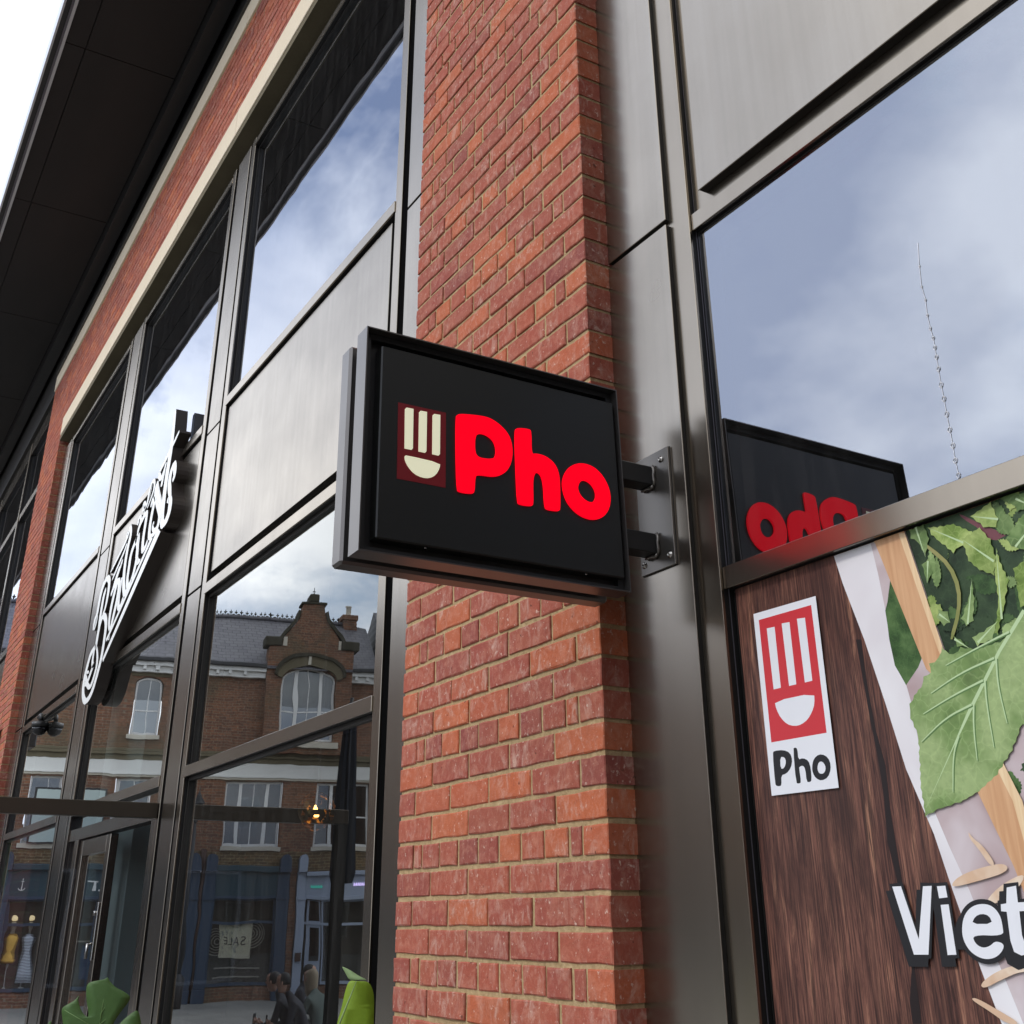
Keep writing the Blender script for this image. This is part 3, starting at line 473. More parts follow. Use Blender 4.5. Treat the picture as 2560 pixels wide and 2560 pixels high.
# bay beyond the far pier
for xm in (-12.62, -15.35, -18.1): fr('post', xm - .05, xm + .05, .06, .2, BOTZ, 6.2)
for z0, z1 in ((6.02, 6.24), (5.05, 5.14), (3.02, 3.10), (1.80, 1.87), (.83, .89)): fr('rail', -20.0, -10.60, .07, .2, z0, z1)
fr('spandrel_panel', -20.0, -10.60, .095, .15, 1.88, 3.01, 'bronze')
for x0, x1 in ((-12.57, -10.6), (-15.3, -12.67), (-18.05, -15.4)):
    for z0, z1 in ((5.141, 6.019), (3.101, 5.049), (.891, 1.799), (-1.8, .829)):
        wf = MB(); wf.box(x0, x0 + .02, .1, .16, z0, z1); wf.box(x1 - .02, x1, .1, .16, z0, z1); wo_ = wf.build('window', M['frame_dark'], BLD)
        p = MB(); p.v = [(x0, .112, z0), (x1, .112, z0), (x1, .112, z1), (x0, .112, z1)]; p.face((0, 1, 2, 3)); p.build('pane', M['glass'], wo_, fix=False)
fr('cladding_panel', -20, -10.555, .03, .2, 6.26, 6.90, 'frame_dark')

# right of the main pier -------------------------------------------------
YA = .083
for a, b in ((BOTZ, 1.866), (1.881, 2.886), (2.900, 5.05)): fr('cladding_panel', 1.09, 1.381, YA, YA + .0145, a, b, 'bronze')
fr('post', 1.11, 1.459, .098, .20, BOTZ, 5.05)
X0, X1 = 1.4605, 3.84
fr('post', 3.841, 4.19, .098, .20, BOTZ, 5.05); fr('cladding_panel', 3.92, 4.12, YA, YA + .0145, BOTZ, 5.05, 'bronze')
box_obj('gasket', (1.4592, 1.4606, .1195, .1215, BOTZ, 5.0), M['trim_mauve'], BLD)
for z0, z1 in ((2.955, 3.012), (1.807, 1.857), (.842, .893), (4.885, 4.925), (BOTZ, BOTZ + .09)): fr('rail', X0, X1, .106, .19, z0, z1)
box_obj('spandrel_backing', (X0, X1, .120, .19, 1.8575, 2.9545), M['frame'], BLD)
fr('spandrel_panel', 1.512, X1 - .06, .092, .1195, 1.899, 2.935, 'bronze')
def rwin(z0, z1, g_, inner, yg, e=.0015):
    f_ = MB(); q = yg + .03
    f_.box(X0, X0 + e, yg + .0005, q, z0, z1); f_.box(X1 - e, X1, yg + .0005, q, z0, z1); f_.box(X0 + e, X1 - e, yg + .0005, q, z1 - .005, z1); f_.box(X0 + e, X1 - e, yg + .0005, q, z0, z0 + .004)
    wf = f_.build('window', M['frame_dark'], BLD)
    p = MB(); p.v = [(X0 + e, yg, z0 + .004), (X1 - e, yg, z0 + .004), (X1 - e, yg, z1 - .005), (X0 + e, yg, z1 - .005)]; p.face((0, 1, 2, 3)); p.build('pane', g_, wf, fix=False)
    if inner:
        p = MB(); p.v = [(X0 + e, yg + .020, z0 + .004), (X1 - e, yg + .020, z0 + .004), (X1 - e, yg + .020, z1 - .005), (X0 + e, yg + .020, z1 - .005)]; p.face((0, 1, 2, 3)); p.build('pane', M['glass_in'], wf, fix=False)
    return wf
rwin(.8935, 1.8065, M['glass'], True, .124)
rwin(3.0125, 4.8845, M['glass'], True, .124)
rwin(BOTZ + .091, .8415, M['glass_lo'], False, .134)
fr('cladding_panel', 4.195, 6.6, .1, .2, BOTZ, 5.05, 'bronze')

# interior seen through the glass
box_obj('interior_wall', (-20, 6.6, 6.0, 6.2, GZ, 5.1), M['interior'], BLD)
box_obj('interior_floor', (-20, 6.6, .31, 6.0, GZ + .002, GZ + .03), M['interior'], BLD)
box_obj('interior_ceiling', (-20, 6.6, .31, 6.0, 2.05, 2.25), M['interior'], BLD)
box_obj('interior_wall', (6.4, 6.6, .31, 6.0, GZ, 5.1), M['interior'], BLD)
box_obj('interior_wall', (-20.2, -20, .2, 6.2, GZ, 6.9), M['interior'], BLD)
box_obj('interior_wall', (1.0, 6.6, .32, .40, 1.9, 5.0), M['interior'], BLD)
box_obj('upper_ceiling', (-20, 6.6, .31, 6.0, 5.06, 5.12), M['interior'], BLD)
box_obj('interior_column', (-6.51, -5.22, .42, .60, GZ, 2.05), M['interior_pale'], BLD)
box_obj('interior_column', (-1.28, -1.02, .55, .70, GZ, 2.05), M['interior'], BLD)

# roof: soffit boards, gutter trims
SZ = 6.93
xj = [-26, -23, -20.9, -18.2, -15.5, -12.85, -10.2, -7.55, -4.9, -2.25, .4, 3.05, 5.7, 8.35]
for a, b in zip(xj, xj[1:]):
    for y0, y1 in ((-1.075, -.915), (-.905, -.145)):
        box_obj('soffit_panel', (a + .005, b - .005, y0, y1, SZ, SZ + .02), M['soffit'], BLD)
box_obj('roof', (-26, 8.4, -1.10, 6.3, SZ + .021, SZ + .35), M['soffit'], BLD)
box_obj('soffit_return', (-26, 8.4, -.135, -.012, SZ - .18, SZ + .02), M['black'], BLD)
box_obj('wall_head', (-10.56, 8.4, .03, .3, 6.366, SZ + .02), M['black'], BLD)
box_obj('drip_trim', (-10.5, 8.4, -.03, .028, 6.368, 6.40), M['frame_dark'], BLD)
t_ = [(-1.100, -1.076, -.012, 'trim_light'), (-1.118, -1.101, -.004, 'trim_mauve'), (-1.160, -1.119, .010, 'black'), (-1.178, -1.161, .0, 'trim_light')]
for y0, y1, dz, mm in t_: box_obj('gutter_trim', (-26, 8.4, y0, y1, SZ + dz, SZ + .30), M[mm], BLD)

# door leaf standing in the second bay
d = MB()
DX0, DX1 = -5.34, -4.43
d.box(DX0, DX0 + .10, .10, .15, BOTZ, .655, ch=.003); d.box(DX1 - .10, DX1, .10, .15, BOTZ, .655, ch=.003); d.box(DX0 + .101, DX1 - .101, .10, .15, .555, .655, ch=.003); d.box(DX0 + .101, DX1 - .101, .10, .15, BOTZ, BOTZ + .2, ch=.003)
door = d.build('door', M['frame'], BLD)
p = MB(); p.v = [(DX0 + .1, .125, BOTZ + .2), (DX1 - .1, .125, BOTZ + .2), (DX1 - .1, .125, .555), (DX0 + .1, .125, .555)]; p.face((0, 1, 2, 3)); p.build('pane', M['glass_lo'], door, fix=False)
h = MB(); h.box(DX1 - .070, DX1 - .030, .088, .099, -.06, .26, ch=.003); h.tube([(DX1 - .05, .088, .20), (DX1 - .05, .070, .20)], .014, 10); h.tube([(DX1 - .05, .088, .03), (DX1 - .05, .060, .03), (DX1 - .05, .060, -.05)], .010, 8)
h.build('handle', M['screw'], door)
fr('door_frame', -5.70 + .001, -3.281, .085, .17, .664, .74); fr('door_frame', -5.47, -5.35, .085, .17, BOTZ, .6635); fr('door_frame', -3.40, -3.285, .085, .17, BOTZ, .6635)
wf = MB(); wf.box(-5.69, -5.68, .1, .16, BOTZ, .66); wo_ = wf.build('window', M['frame_dark'], BLD)
p = MB(); p.v = [(-5.68, .12, BOTZ), (-5.47, .12, BOTZ), (-5.47, .12, .6635), (-5.68, .12, .6635)]; p.face((0, 1, 2, 3)); p.build('pane', M['glass_lo'], wo_, fix=False)
p = MB(); p.v = [(-5.69, .12, .7405), (-3.29, .12, .7405), (-3.29, .12, .8315), (-5.69, .12, .8315)]; p.face((0, 1, 2, 3)); p.build('pane', M['glass_lo'], wo_, fix=False)

# ================================================================== projecting sign
SG = empty('projecting_sign', (1.32, 0, .846), (0, -R(1.9), 0))
tag(SG, 'black box sign with red lettering and bowl logo projecting on two arms from the wall', 'sign')
def tray(xa, xb, ya, yb, za, zb, name, flip=False):
    """open tray: four lips, back plate; lip edge at xb"""
    m = MB(); t = .003
    m.box(xa, xb, ya, ya + t, za, zb); m.box(xa, xb, yb - t, yb, za, zb)
    m.box(xa, xb, ya + t, yb - t, zb - t, zb); m.box(xa, xb, ya + t, yb - t, za, za + t)
    o = m.build(name, M['sign_bronze'], SG); return o
Y0, Y1, Z0_, Z1_ = -.734, -.051, 0.0, .524
tray(-.053, 0, Y0, Y1, Z0_, Z1_, 'front_tray')
box_obj('tray_back', (-.046, -.040, Y0 + .0032, Y1 - .0032, Z0_ + .0032, Z1_ - .0032), M['black'], SG)
m = MB(); m.box(-.145, -.094, Y0, Y1, Z0_ + .0, Z1_ - .004, ch=.006); m.build('rear_tray', M['sign_bronze'], SG)
box_obj('spacer', (-.0938, -.0532, Y0 + .018, Y1 - .018, .018, Z1_ - .022), M['black'], SG)
# stepped inner frame round the face
m = MB()
for b in ((-.0398, -.022, Y0 + .004, Y0 + .020, .004, Z1_ - .004), (-.0398, -.022, Y1 - .020, Y1 - .004, .004, Z1_ - .004), (-.0398, -.022, Y0 + .0202, Y1 - .0202, .004, .018), (-.0398, -.022, Y0 + .0202, Y1 - .0202, Z1_ - .018, Z1_ - .004)): m.box(*b)
m.build('inner_frame', M['black'], SG)
FX = -.007
m = MB(); m.box(-.0398, FX, -.6935, -.0605, .034, .4885, ch=.003); face = m.build('face_panel', M['sign_face'], SG)
fs = lambda a, b, d: (d, a, b)
for ch_, nm in (('P', 'letter'), ('h', 'letter'), ('o', 'letter')):
    m = MB(); m.prism([smooth(l, 2) for l in SIGN[ch_]], fs, FX + .0052, FX - .0005); m.build(nm, M['red'], face)
m = MB(); m.prism([SIGN['logo']], fs, FX + .0008, FX - .0005); m.build('logo_square', M['logo_red'], face)
for b in SIGN['bars']:
    m = MB(); m.prism([b], fs, FX + .0026, FX + .0002); m.build('logo_bar', M['cream'], face)
m = MB(); m.prism([smooth(SIGN['bowl'], 1)], fs, FX + .0026, FX + .0002); m.build('logo_bowl', M['cream'], face)
for yy in (-.575, -.165):
    m = MB(); m.lathe([(.003, 0), (.003, -.003)], (-.016, yy, .0338), 8); m.build('screw', M['screw'], face)
# bracket
BR = empty('sign_bracket', (1.262, .0790, 1.08))
tag(BR, 'steel wall plate with two square arms welded on, holding the projecting sign', 'bracket')
SGp = BR
def bl(b, name, mt, ch=0): 
    m = MB(); m.box(b[0] - 1.262, b[1] - 1.262, b[2] - .079, b[3] - .079, b[4] - 1.08, b[5] - 1.08, ch=ch); return m.build(name, mt, BR)
bl((1.1975, 1.331, .0755, .0825, .930, 1.233), 'wall_plate', M['steel'], .0008)
bl((1.1960, 1.3325, .0826, .0830, .9285, 1.2345), 'gasket', M['dark'])
for z in (1.147, .970):
    bl((1.222, 1.272, -.0505, .0750, z, z + .05), 'arm', M['black'], .002)
    w_ = MB(); rnd = random.Random(3)
    pts = [(1.274, .070, z - .002), (1.2745, .0715, z + .012), (1.274, .0705, z + .025), (1.275, .0715, z + .038), (1.274, .070, z + .052)]
    w_.tube([(x - 1.262 + rnd.uniform(-.001, .001), y - .079 + rnd.uniform(-.001, .002), zz - 1.08) for x, y, zz in pts], [.0035, .0055, .004, .0058, .0035], 7)
    pts = [(1.272, .071, z - .002), (1.262, .070, z - .005), (1.250, .071, z - .003), (1.238, .070, z - .004), (1.223, .071, z - .002)]
    w_.tube([(x - 1.262, y - .079, zz - 1.08) for x, y, zz in pts], [.004, .0065, .005, .006, .003], 7)
    w_.build('weld', M['steel'], BR)
for x, z in ((1.302, 1.207), (1.213, 1.207), (1.212, .955), (1.314, .957)):
    m = MB(); m.lathe([(.0085, .0), (.0085, -.0012), (.0058, -.0016), (.0056, -.0055), (.0035, -.0062), (.0033, -.0035)], (x - 1.262, .0755 - .079, z - 1.08), 14, axis='y'); m.build('screw', M['screw'], BR)
# washers / dark hex recess
# ================================================================== window poster
PO = empty('window_poster', (1.46, .128, -.4)); 
tag(PO, 'printed window poster of brown planks, herbs and wooden chopsticks with a red bowl logo', 'poster')
def wood_print():
    m = mat('printed_planks', rough=.45, spec=.35); o = world_coords(m, (30, 1, 2.6)); n = noise(m, o, 1.6, 9, .72, 1.1)
    o2 = world_coords(m, (190, 1, 5.0)); n2 = noise(m, o2, 1.5, 5, .7, .3); o3 = world_coords(m, (6, 1, 1.6)); n3 = noise(m, o3, 1.7, 4, .6, 1.2)
    c = ramp(m, n, [(.30, (.034, .013, .010)), (.42, (.105, .042, .031)), (.56, (.19, .082, .056)), (.70, (.40, .20, .12))])
    c = mixc(m, ramp(m, n2, [(.40, .85), (.56, 0.0)]), c, (.018, .007, .006)); c = mixc(m, ramp(m, n2, [(.60, 0.0), (.74, .6)]), c, (.36, .19, .12)); c = mixc(m, ramp(m, n3, [(.30, .75), (.52, 0.0)]), c, (.035, .015, .012))
    K(m, c, P(m).inputs['Base Color']); return m
def leaf_print(name, a, b, sc=18, soft=.28):
    m = mat(name, rough=.5, spec=.3); w = world_coords(m, (1, 1, 1)); v = N(m, 'ShaderNodeTexVoronoi'); v.feature = 'DISTANCE_TO_EDGE'; v.inputs['Scale'].default_value = sc * 4.2; 
    n0 = N(m, 'ShaderNodeTexNoise'); n0.inputs['Scale'].default_value = 30; K(m, w, n0.inputs['Vector']); vm = N(m, 'ShaderNodeVectorMath'); vm.operation = 'MULTIPLY_ADD'; K(m, n0.outputs['Color'], vm.inputs[0]); vm.inputs[1].default_value = (.03, .03, .03); K(m, w, vm.inputs[2]); K(m, vm.outputs[0], v.inputs['Vector'])
    n = noise(m, w, sc, 4, .55); n2 = noise(m, w, 90, 4)
    c = ramp(m, n, [(.26, tuple(x * soft for x in a)), (.42, a), (.58, b), (.74, tuple(min(1, x * (1.35 if soft < .5 else 1.12)) for x in b))]); c = mixc(m, ramp(m, v.outputs[0], [(.0, .22), (.06, 0.0)]), c, tuple(min(1, x * 1.5 + .02) for x in b)); c = mixc(m, ramp(m, n2, [(.45, 0.0), (.8, .3)]), c, tuple(x * .5 for x in a))
    oi = N(m, 'ShaderNodeObjectInfo'); c = mixc(m, mth(m, 'MULTIPLY', oi.outputs['Random'], .35), c, tuple(x * .45 for x in a))
    K(m, c, P(m).inputs['Base Color']); return m
def flat(name, col, rough=.45): return mat(name, col, rough, 0, .35)
M['planks'] = wood_print()
M['p_white'] = flat('print_white', (.74, .75, .78)); M['p_red'] = flat('print_red', (.56, .035, .045)); M['p_black'] = flat('print_black', (.014, .014, .016))
M['p_seam'] = flat('print_seam', (.014, .008, .008))
def plate_print(name, a, b, sc):
    m = flat(name, a); w = world_coords(m, (1, 1, 1)); n = noise(m, w, sc, 3, .5, .6); K(m, ramp(m, n, [(.35, a), (.65, b)]), P(m).inputs['Base Color']); return m
M['p_plate'] = plate_print('print_dish_rim', (.66, .62, .64), (.78, .77, .78), 4)
M['p_platein'] = plate_print('print_dish', (.42, .31, .31), (.60, .53, .54), 6)
def stick_print(name, a, b):
    m = flat(name, a); w = N(m, 'ShaderNodeMapping'); g_ = N(m, 'ShaderNodeNewGeometry'); K(m, g_.outputs['Position'], w.inputs[0]); w.inputs['Rotation'].default_value = (0, R(-25), 0); w.inputs['Scale'].default_value = (60, 1, 3)
    n = noise(m, w.outputs[0], 1.5, 5, .6); K(m, ramp(m, n, [(.3, a), (.7, b)]), P(m).inputs['Base Color']); return m
M['p_stick'] = stick_print('print_chopstick', (.52, .27, .13), (.66, .40, .22)); M['p_stickhi'] = stick_print('print_chopstick_edge', (.68, .45, .25), (.80, .62, .38))
M['p_herb_dark'] = leaf_print('print_dark_herb', (.018, .040, .016), (.040, .075, .030), 14)
M['p_leaf'] = leaf_print('print_leaf', (.13, .22, .065), (.30, .41, .16), 11)
M['p_big'] = leaf_print('print_big_leaf', (.17, .27, .085), (.32, .42, .18), 9, soft=.50)
M['p_leaf2'] = leaf_print('print_light_leaf', (.17, .27, .05), (.40, .50, .16), 15)
M['p_mint'] = leaf_print('print_mint', (.035, .085, .022), (.085, .16, .05), 22)
M['p_vein'] = flat('print_vein', (.46, .60, .33)); M['p_vein2'] = flat('print_vein_dark', (.10, .19, .06)); M['p_root'] = plate_print('print_sprout', (.62, .42, .28), (.74, .60, .46), 20)
M['p_purple'] = flat('print_purple_stem', (.16, .05, .06)); M['p_stem'] = plate_print('print_stem', (.20, .22, .06), (.34, .30, .12), 14)
PX0, PX1, PZ0, PZ1 = 1.4730, 2.62, -1.55, .8410
def clip(lp):
    def half(pts, inside, cut):
        out = []
        for i in range(len(pts)):
            a, b = pts[i - 1], pts[i]; ia, ib = inside(a), inside(b)
            if ia != ib: out.append(cut(a, b))
            if ib: out.append(b)
        return out
    def cx(X): return lambda a, b: (X, a[1] + (b[1] - a[1]) * (X - a[0]) / (b[0] - a[0]))
    def cz(Z): return lambda a, b: (a[0] + (b[0] - a[0]) * (Z - a[1]) / (b[1] - a[1]), Z)
    for ins, ct in ((lambda p: p[0] >= PX0, cx(PX0)), (lambda p: p[0] <= PX1, cx(PX1)), (lambda p: p[1] >= PZ0, cz(PZ0)), (lambda p: p[1] <= PZ1 - .001, cz(PZ1 - .001))):
        if lp: lp = half(lp, ins, ct)
    return lp
_lay = [0]
def pr(name, lp, mt, sm=0, holes=(), layer=None):
    lp = clip(smooth(lp, sm) if sm else lp)
    if len(lp) < 3: return
    _lay[0] += 1; d = -.0003 - .00002 * _lay[0]
    m = MB(); m.prism([lp] + [smooth(h_, sm) for h_ in holes], lambda a, b, q: (a - 1.46, q, b + .4), d, d + .00001)
    return m.build(name, mt, PO)
m = MB(); m.box(PX0 - 1.46, PX1 - 1.46, 0, .002, PZ0 + .4, PZ1 + .4); m.build('plank_print', M['planks'], PO)
pr('seam', POST['seam'], M['p_seam'])
pr('dish_rim', POST['plate'], M['p_plate'])
pr('dish', POST['platein'], M['p_platein'])
pr('herb_backing', POST['dark'], M['p_herb_dark'])  # dark green herb mass printed behind the leaves
pr('mint_leaf', POST['leafL'], M['p_mint'])
pr('stem', POST['stem2'], M['p_purple'], 1)
def serrate(lp, n=5, amp=.05, seed=0):
    rnd = random.Random(seed); out = []
    for i in range(len(lp)):
        a, b = lp[i], lp[(i + 1) % len(lp)]; L = math.hypot(b[0] - a[0], b[1] - a[1]); k = max(1, int(L / .014))
        for j in range(k):
            t = j / k; x = a[0] + (b[0] - a[0]) * t; z = a[1] + (b[1] - a[1]) * t; out.append((x, z))
            t2 = (j + .55) / k; nx, nz = (b[1] - a[1]) / (L + 1e-6), -(b[0] - a[0]) / (L + 1e-6); q = rnd.uniform(.001, .0035) * amp / .05
            out.append((a[0] + (b[0] - a[0]) * t2 + nx * q, a[1] + (b[1] - a[1]) * t2 + nz * q))
    return out
# filler foliage behind the traced leaves
rnd = random.Random(11)
def leaf_outline(cx, cz, L, W, a, n=9):
    pts = []
    for i in range(n + 1): t = i / n; pts.append((t * L, W * math.sin(math.pi * t ** .8)))
    for i in range(n - 1, 0, -1): t = i / n; pts.append((t * L, -W * math.sin(math.pi * t ** .8)))
    return [(cx + x * math.cos(a) - z * math.sin(a), cz + x * math.sin(a) + z * math.cos(a)) for x, z in pts]
for i in range(170):
    x = rnd.uniform(1.93, 2.55); z = rnd.uniform(.34, .84)
    if z < .84 - (2.05 - x) * .0 and (x - 1.90) > (.84 - z) * .36:
        pr('leaf', serrate(leaf_outline(x, z, rnd.uniform(.03, .085), rnd.uniform(.007, .020), rnd.uniform(0, 6.28)), seed=i), M[rnd.choice(['p_mint', 'p_mint', 'p_herb_dark', 'p_herb_dark', 'p_leaf', 'p_leaf2'])])
pr('stem', POST['stem'], M['p_stem'], 1)
for i, l in enumerate(POST['leaves']):
    pr('leaf', serrate(l, seed=i), M['p_leaf2' if i in (1, 2, 3, 9, 5) else 'p_leaf'])
    xs = [p[0] for p in l]; zs = [p[1] for p in l]; c0 = (sum(xs) / len(xs), sum(zs) / len(zs)); a0 = max(l, key=lambda p: (p[0] - c0[0]) ** 2 + (p[1] - c0[1]) ** 2)
    dx_, dz_ = c0[0] - a0[0], c0[1] - a0[1]; L_ = math.hypot(dx_, dz_); nx, nz = -dz_ / L_ * .0022, dx_ / L_ * .0022
    pr('vein', [a0, (c0[0] + dx_ * .6 + nx, c0[1] + dz_ * .6 + nz), (c0[0] + dx_ * .6 - nx, c0[1] + dz_ * .6 - nz)], M['p_vein'])
pr('chopstick', POST['stick'], M['p_stick']); pr('chopstick_edge', POST['stickhi'], M['p_stickhi'])
pr('big_leaf', serrate(POST['big'], seed=5), M['p_big'])
pr('vein', POST['mid'], M['p_vein'])
for v in POST['veins']:
    v = smooth(v, 2, closed=False)
    def off(w_): 
        L, Q = [], []
        for i, p_ in enumerate(v):
            a, b = v[max(i - 1, 0)], v[min(i + 1, len(v) - 1)]; dx_, dz_ = b[0] - a[0], b[1] - a[1]; q = math.hypot(dx_, dz_) + 1e-9; k = w_ * (1 - .75 * i / len(v))
            L.append((p_[0] - dz_ / q * k, p_[1] + dx_ / q * k)); Q.append((p_[0] + dz_ / q * k, p_[1] - dx_ / q * k))
        return L + Q[::-1]
    pr('vein', [(x + .0018, z - .0018) for x, z in off(.0024)], M['p_vein2']); pr('vein', off(.0020), M['p_vein'])
for i, r_ in enumerate(POST['roots']): pr('sprout', r_, M['p_root'], 2)
pr('badge', POST['white'], M['p_white']); pr('badge_square', POST['red'], M['p_red'])
for b in POST['bars']: pr('badge_bar', b, M['p_white'])
pr('badge_bowl', smooth(POST['bowl'], 1), M['p_white'])
_lay[0] += 1
for c_ in 'Pho': pr('letter', POST[c_][0], M['p_black'], 1, POST[c_][1:])
def grow(lp, e):
    A = sum(lp[i - 1][0] * lp[i][1] - lp[i][0] * lp[i - 1][1] for i in range(len(lp))); s_ = 1 if A > 0 else -1; out = []
    for i in range(len(lp)):
        a, b, c = Vector(lp[i - 1]), Vector(lp[i]), Vector(lp[(i + 1) % len(lp)]); d1 = (b - a).normalized(); d2 = (c - b).normalized()
        n = (Vector((d1.y, -d1.x)) + Vector((d2.y, -d2.x))); n = n / max(.6, n.length) * e * s_ * 1.15; out.append((b.x + n.x, b.y + n.y))
    return out
vv = [smooth(l, 2) if i in (3,) else l for i, l in enumerate(POST['V'])]
for i, l in enumerate(vv):
    gl = grow(l, .0075)
    pr('letter_shadow', [(x - .010, z - .012) for x, z in gl], M['p_black'])
for i, l in enumerate(vv): pr('letter_edge', grow(l, .0065), M['p_black'])
for i, l in enumerate(vv): pr('letter', l, M['p_white'])
pr('letter_counter', POST['Ve'], M['p_black'], 1)

# ================================================================== script sign on the spandrels
BO = empty('script_sign', (-4.3, .0, 2.2))
tag(BO, 'large white cut-out script shop sign slanting upwards across the bronze spandrel panels', 'sign')
M['s_white'] = mat('white_letter_face', (.86, .87, .85), .35); M['s_side'] = mat('brown_letter_return', (.052, .042, .036), .4, .2)
OX, OY, OZ = -4.3, .0, 2.2
def ribbon(pts, w):
    pts = smooth(pts, 2, closed=len(pts) > 3 and math.hypot(pts[0][0] - pts[-1][0], pts[0][1] - pts[-1][1]) < .03)
    m = MB(); n = len(pts); cl = math.hypot(pts[0][0] - pts[-1][0], pts[0][1] - pts[-1][1]) < .05 and n > 12
    ring = []
    for i, (x, z) in enumerate(pts):
        a = pts[(i - 1) % n] if cl else pts[max(i - 1, 0)]; b = pts[(i + 1) % n] if cl else pts[min(i + 1, n - 1)]
        dx_, dz_ = b[0] - a[0], b[1] - a[1]; q = math.hypot(dx_, dz_) + 1e-9
        # broad-nib pen: thicker on the down-strokes
        k = w * .64 * (.62 + .6 * abs(dz_ / q))
        if not cl: k *= min(1, .45 + 2.5 * min(i, n - 1 - i) / n)
        nx, nz = -dz_ / q * k, dx_ / q * k; s0 = len(m.v); ring.append(s0)
        for sx, yy in ((1, 0.0), (-1, 0.0), (-1, .0885), (1, .0885)): m.v.append((x + nx * sx - OX, yy, z + nz * sx - OZ))
    rr = range(n) if cl else range(n - 1)
    for i in rr:
        a, b = ring[i], ring[(i + 1) % n]
        m.face((a, a + 1, b + 1, b), 0); m.face((a + 1, a + 2, b + 2, b + 1), 1); m.face((a + 2, a + 3, b + 3, b + 2), 1); m.face((a + 3, a, b, b + 3), 1)
    if not cl:
        for r0 in (ring[0], ring[-1]): m.face((r0, r0 + 1, r0 + 2, r0 + 3), 1)
    return m
for i, (nm, w_, pts) in enumerate(BOT):
    m = ribbon(pts, w_); e = i * .00035
    m.v = [(x, y + (e if y < .01 else 0), z) for x, y, z in m.v]; m.build(nm, [M['s_white'], M['s_side']], BO)
for u in UL:
    m = MB(); m.prism([u], lambda a, b, d: (a - OX, d, b - OZ), -.0006, .088, 0, 1); m.build('underline', [M['s_white'], M['s_side']], BO)

# ================================================================== small fixtures on the facade
cc = empty('cctv_dome', (-7.62, .066, 1.75)); cc.scale = (.55, .55, .55); tag(cc, 'small black dome camera hanging from a bent arm at the window rail', 'security camera')
m = MB(); m.tube([(-.46, .05, .10), (-.30, -.02, .12), (-.05, -.03, .12), (.0, -.03, .10), (.0, -.03, .02)], .035, 10); m.build('arm', M['black'], cc)
m = MB(); m.lathe([(.05, .02), (.13, -.0), (.135, -.07), (.12, -.075)], (0, -.03, 0), 20); m.build('housing', M['black'], cc)
m = MB(); m.lathe([(.118, -.075), (.115, -.12), (.09, -.17), (.045, -.20), (.01, -.205)], (0, -.03, 0), 20); m.build('dome', M['screen_dome'] if 'screen_dome' in M else mat('smoked_dome', (.01, .01, .012), .1), cc)
fb = empty('wall_floodlight', (-9.85, -.01, 1.90)); tag(fb, 'small dark box light fixed to the far brick pier', 'lamp')
m = MB(); m.box(-.2, .12, -.12, -.02, -.10, .10, ch=.01); m.build('body', M['black'], fb); m = MB(); m.box(-.03, .03, -.021, .012, -.04, .04); m.build('mount', M['black'], fb)

# glazed wind screen standing out from the facade
SC = empty('wind_screen', (-3.265, .05, GZ)); tag(SC, 'glazed wind screen with dark bronze top rail standing square to the shopfront', 'screen')
H0 = .742 - GZ
m = MB(); m.box(-.035, .035, -1.02, .022, H0 - .078, H0, ch=.003); m.build('top_rail', M['frame_dark2'] if 'frame_dark2' in M else metal_material('dark_bronze_rail', (.11, .095, .075), .34, .7, .05), SC)
m = MB(); m.box(-.03, .03, -1.02, .022, .02, .10); m.build('bottom_rail', M['frame_dark'], SC)
m = MB(); m.box(-.03, .03, -1.02, -.96, .101, H0 - .079); m.build('end_post', M['frame_dark'], SC)
m = MB(); m.v = [(0, -.958, .101), (0, .022, .101), (0, .022, H0 - .079), (0, -.958, H0 - .079)]; m.face((0, 1, 2, 3)); m.build('pane', M['screen_glass'], SC, fix=False)

# pendant lights inside
def pendant(x, y, z, lab, r=.10):
    e_ = empty('pendant_lamp', (x, y, z)); tag(e_, lab, 'lamp', None)
    m = MB(); m.lathe([(.012, .03), (.022, 0), (.012, -.03)], (0, 0, 0), 10); m.build('bulb', mat('warm_bulb', (1, .6, .2), .5, emit=(1.0, .50, .12), es=12), e_)
    bm = bmesh.new(); bmesh.ops.create_icosphere(bm, subdivisions=3, radius=r); me = bpy.data.meshes.new('shade'); rr = random.Random(2)
    for v in bm.verts: v.co *= rr.uniform(.92, 1.06)
    fs_ = [f for f in bm.faces if rr.random() < .30]; bmesh.ops.delete(bm, geom=fs_, context='FACES'); bm.to_mesh(me); bm.free()
    link('lamp_shade', me, M['gold'], e_)
    m = MB(); m.tube([(0, 0, r), (0, 0, 2.04 - z)], .004, 6); m.build('cord', M['black'], e_)
M['gold'] = mat('pierced_brass', (.30, .18, .065), .4, .9)
pendant(-2.74, .80, .69, 'pierced brass pendant lamp glowing inside the nearest window')
rb = empty('ribbed_lamp', (-6.43, .75, -0.11)); tag(rb, 'low ribbed amber lamp glowing inside beside the open door', 'lamp')
for i in range(9):
    m = MB(); m.box(-.02 + i * .055, .006 + i * .055, 0, .02, -.09, .09); m.build('rib', M.setdefault('amber', mat('amber_rib', (1, .5, .15), .5, emit=(1, .38, .08), es=1.1)), rb)

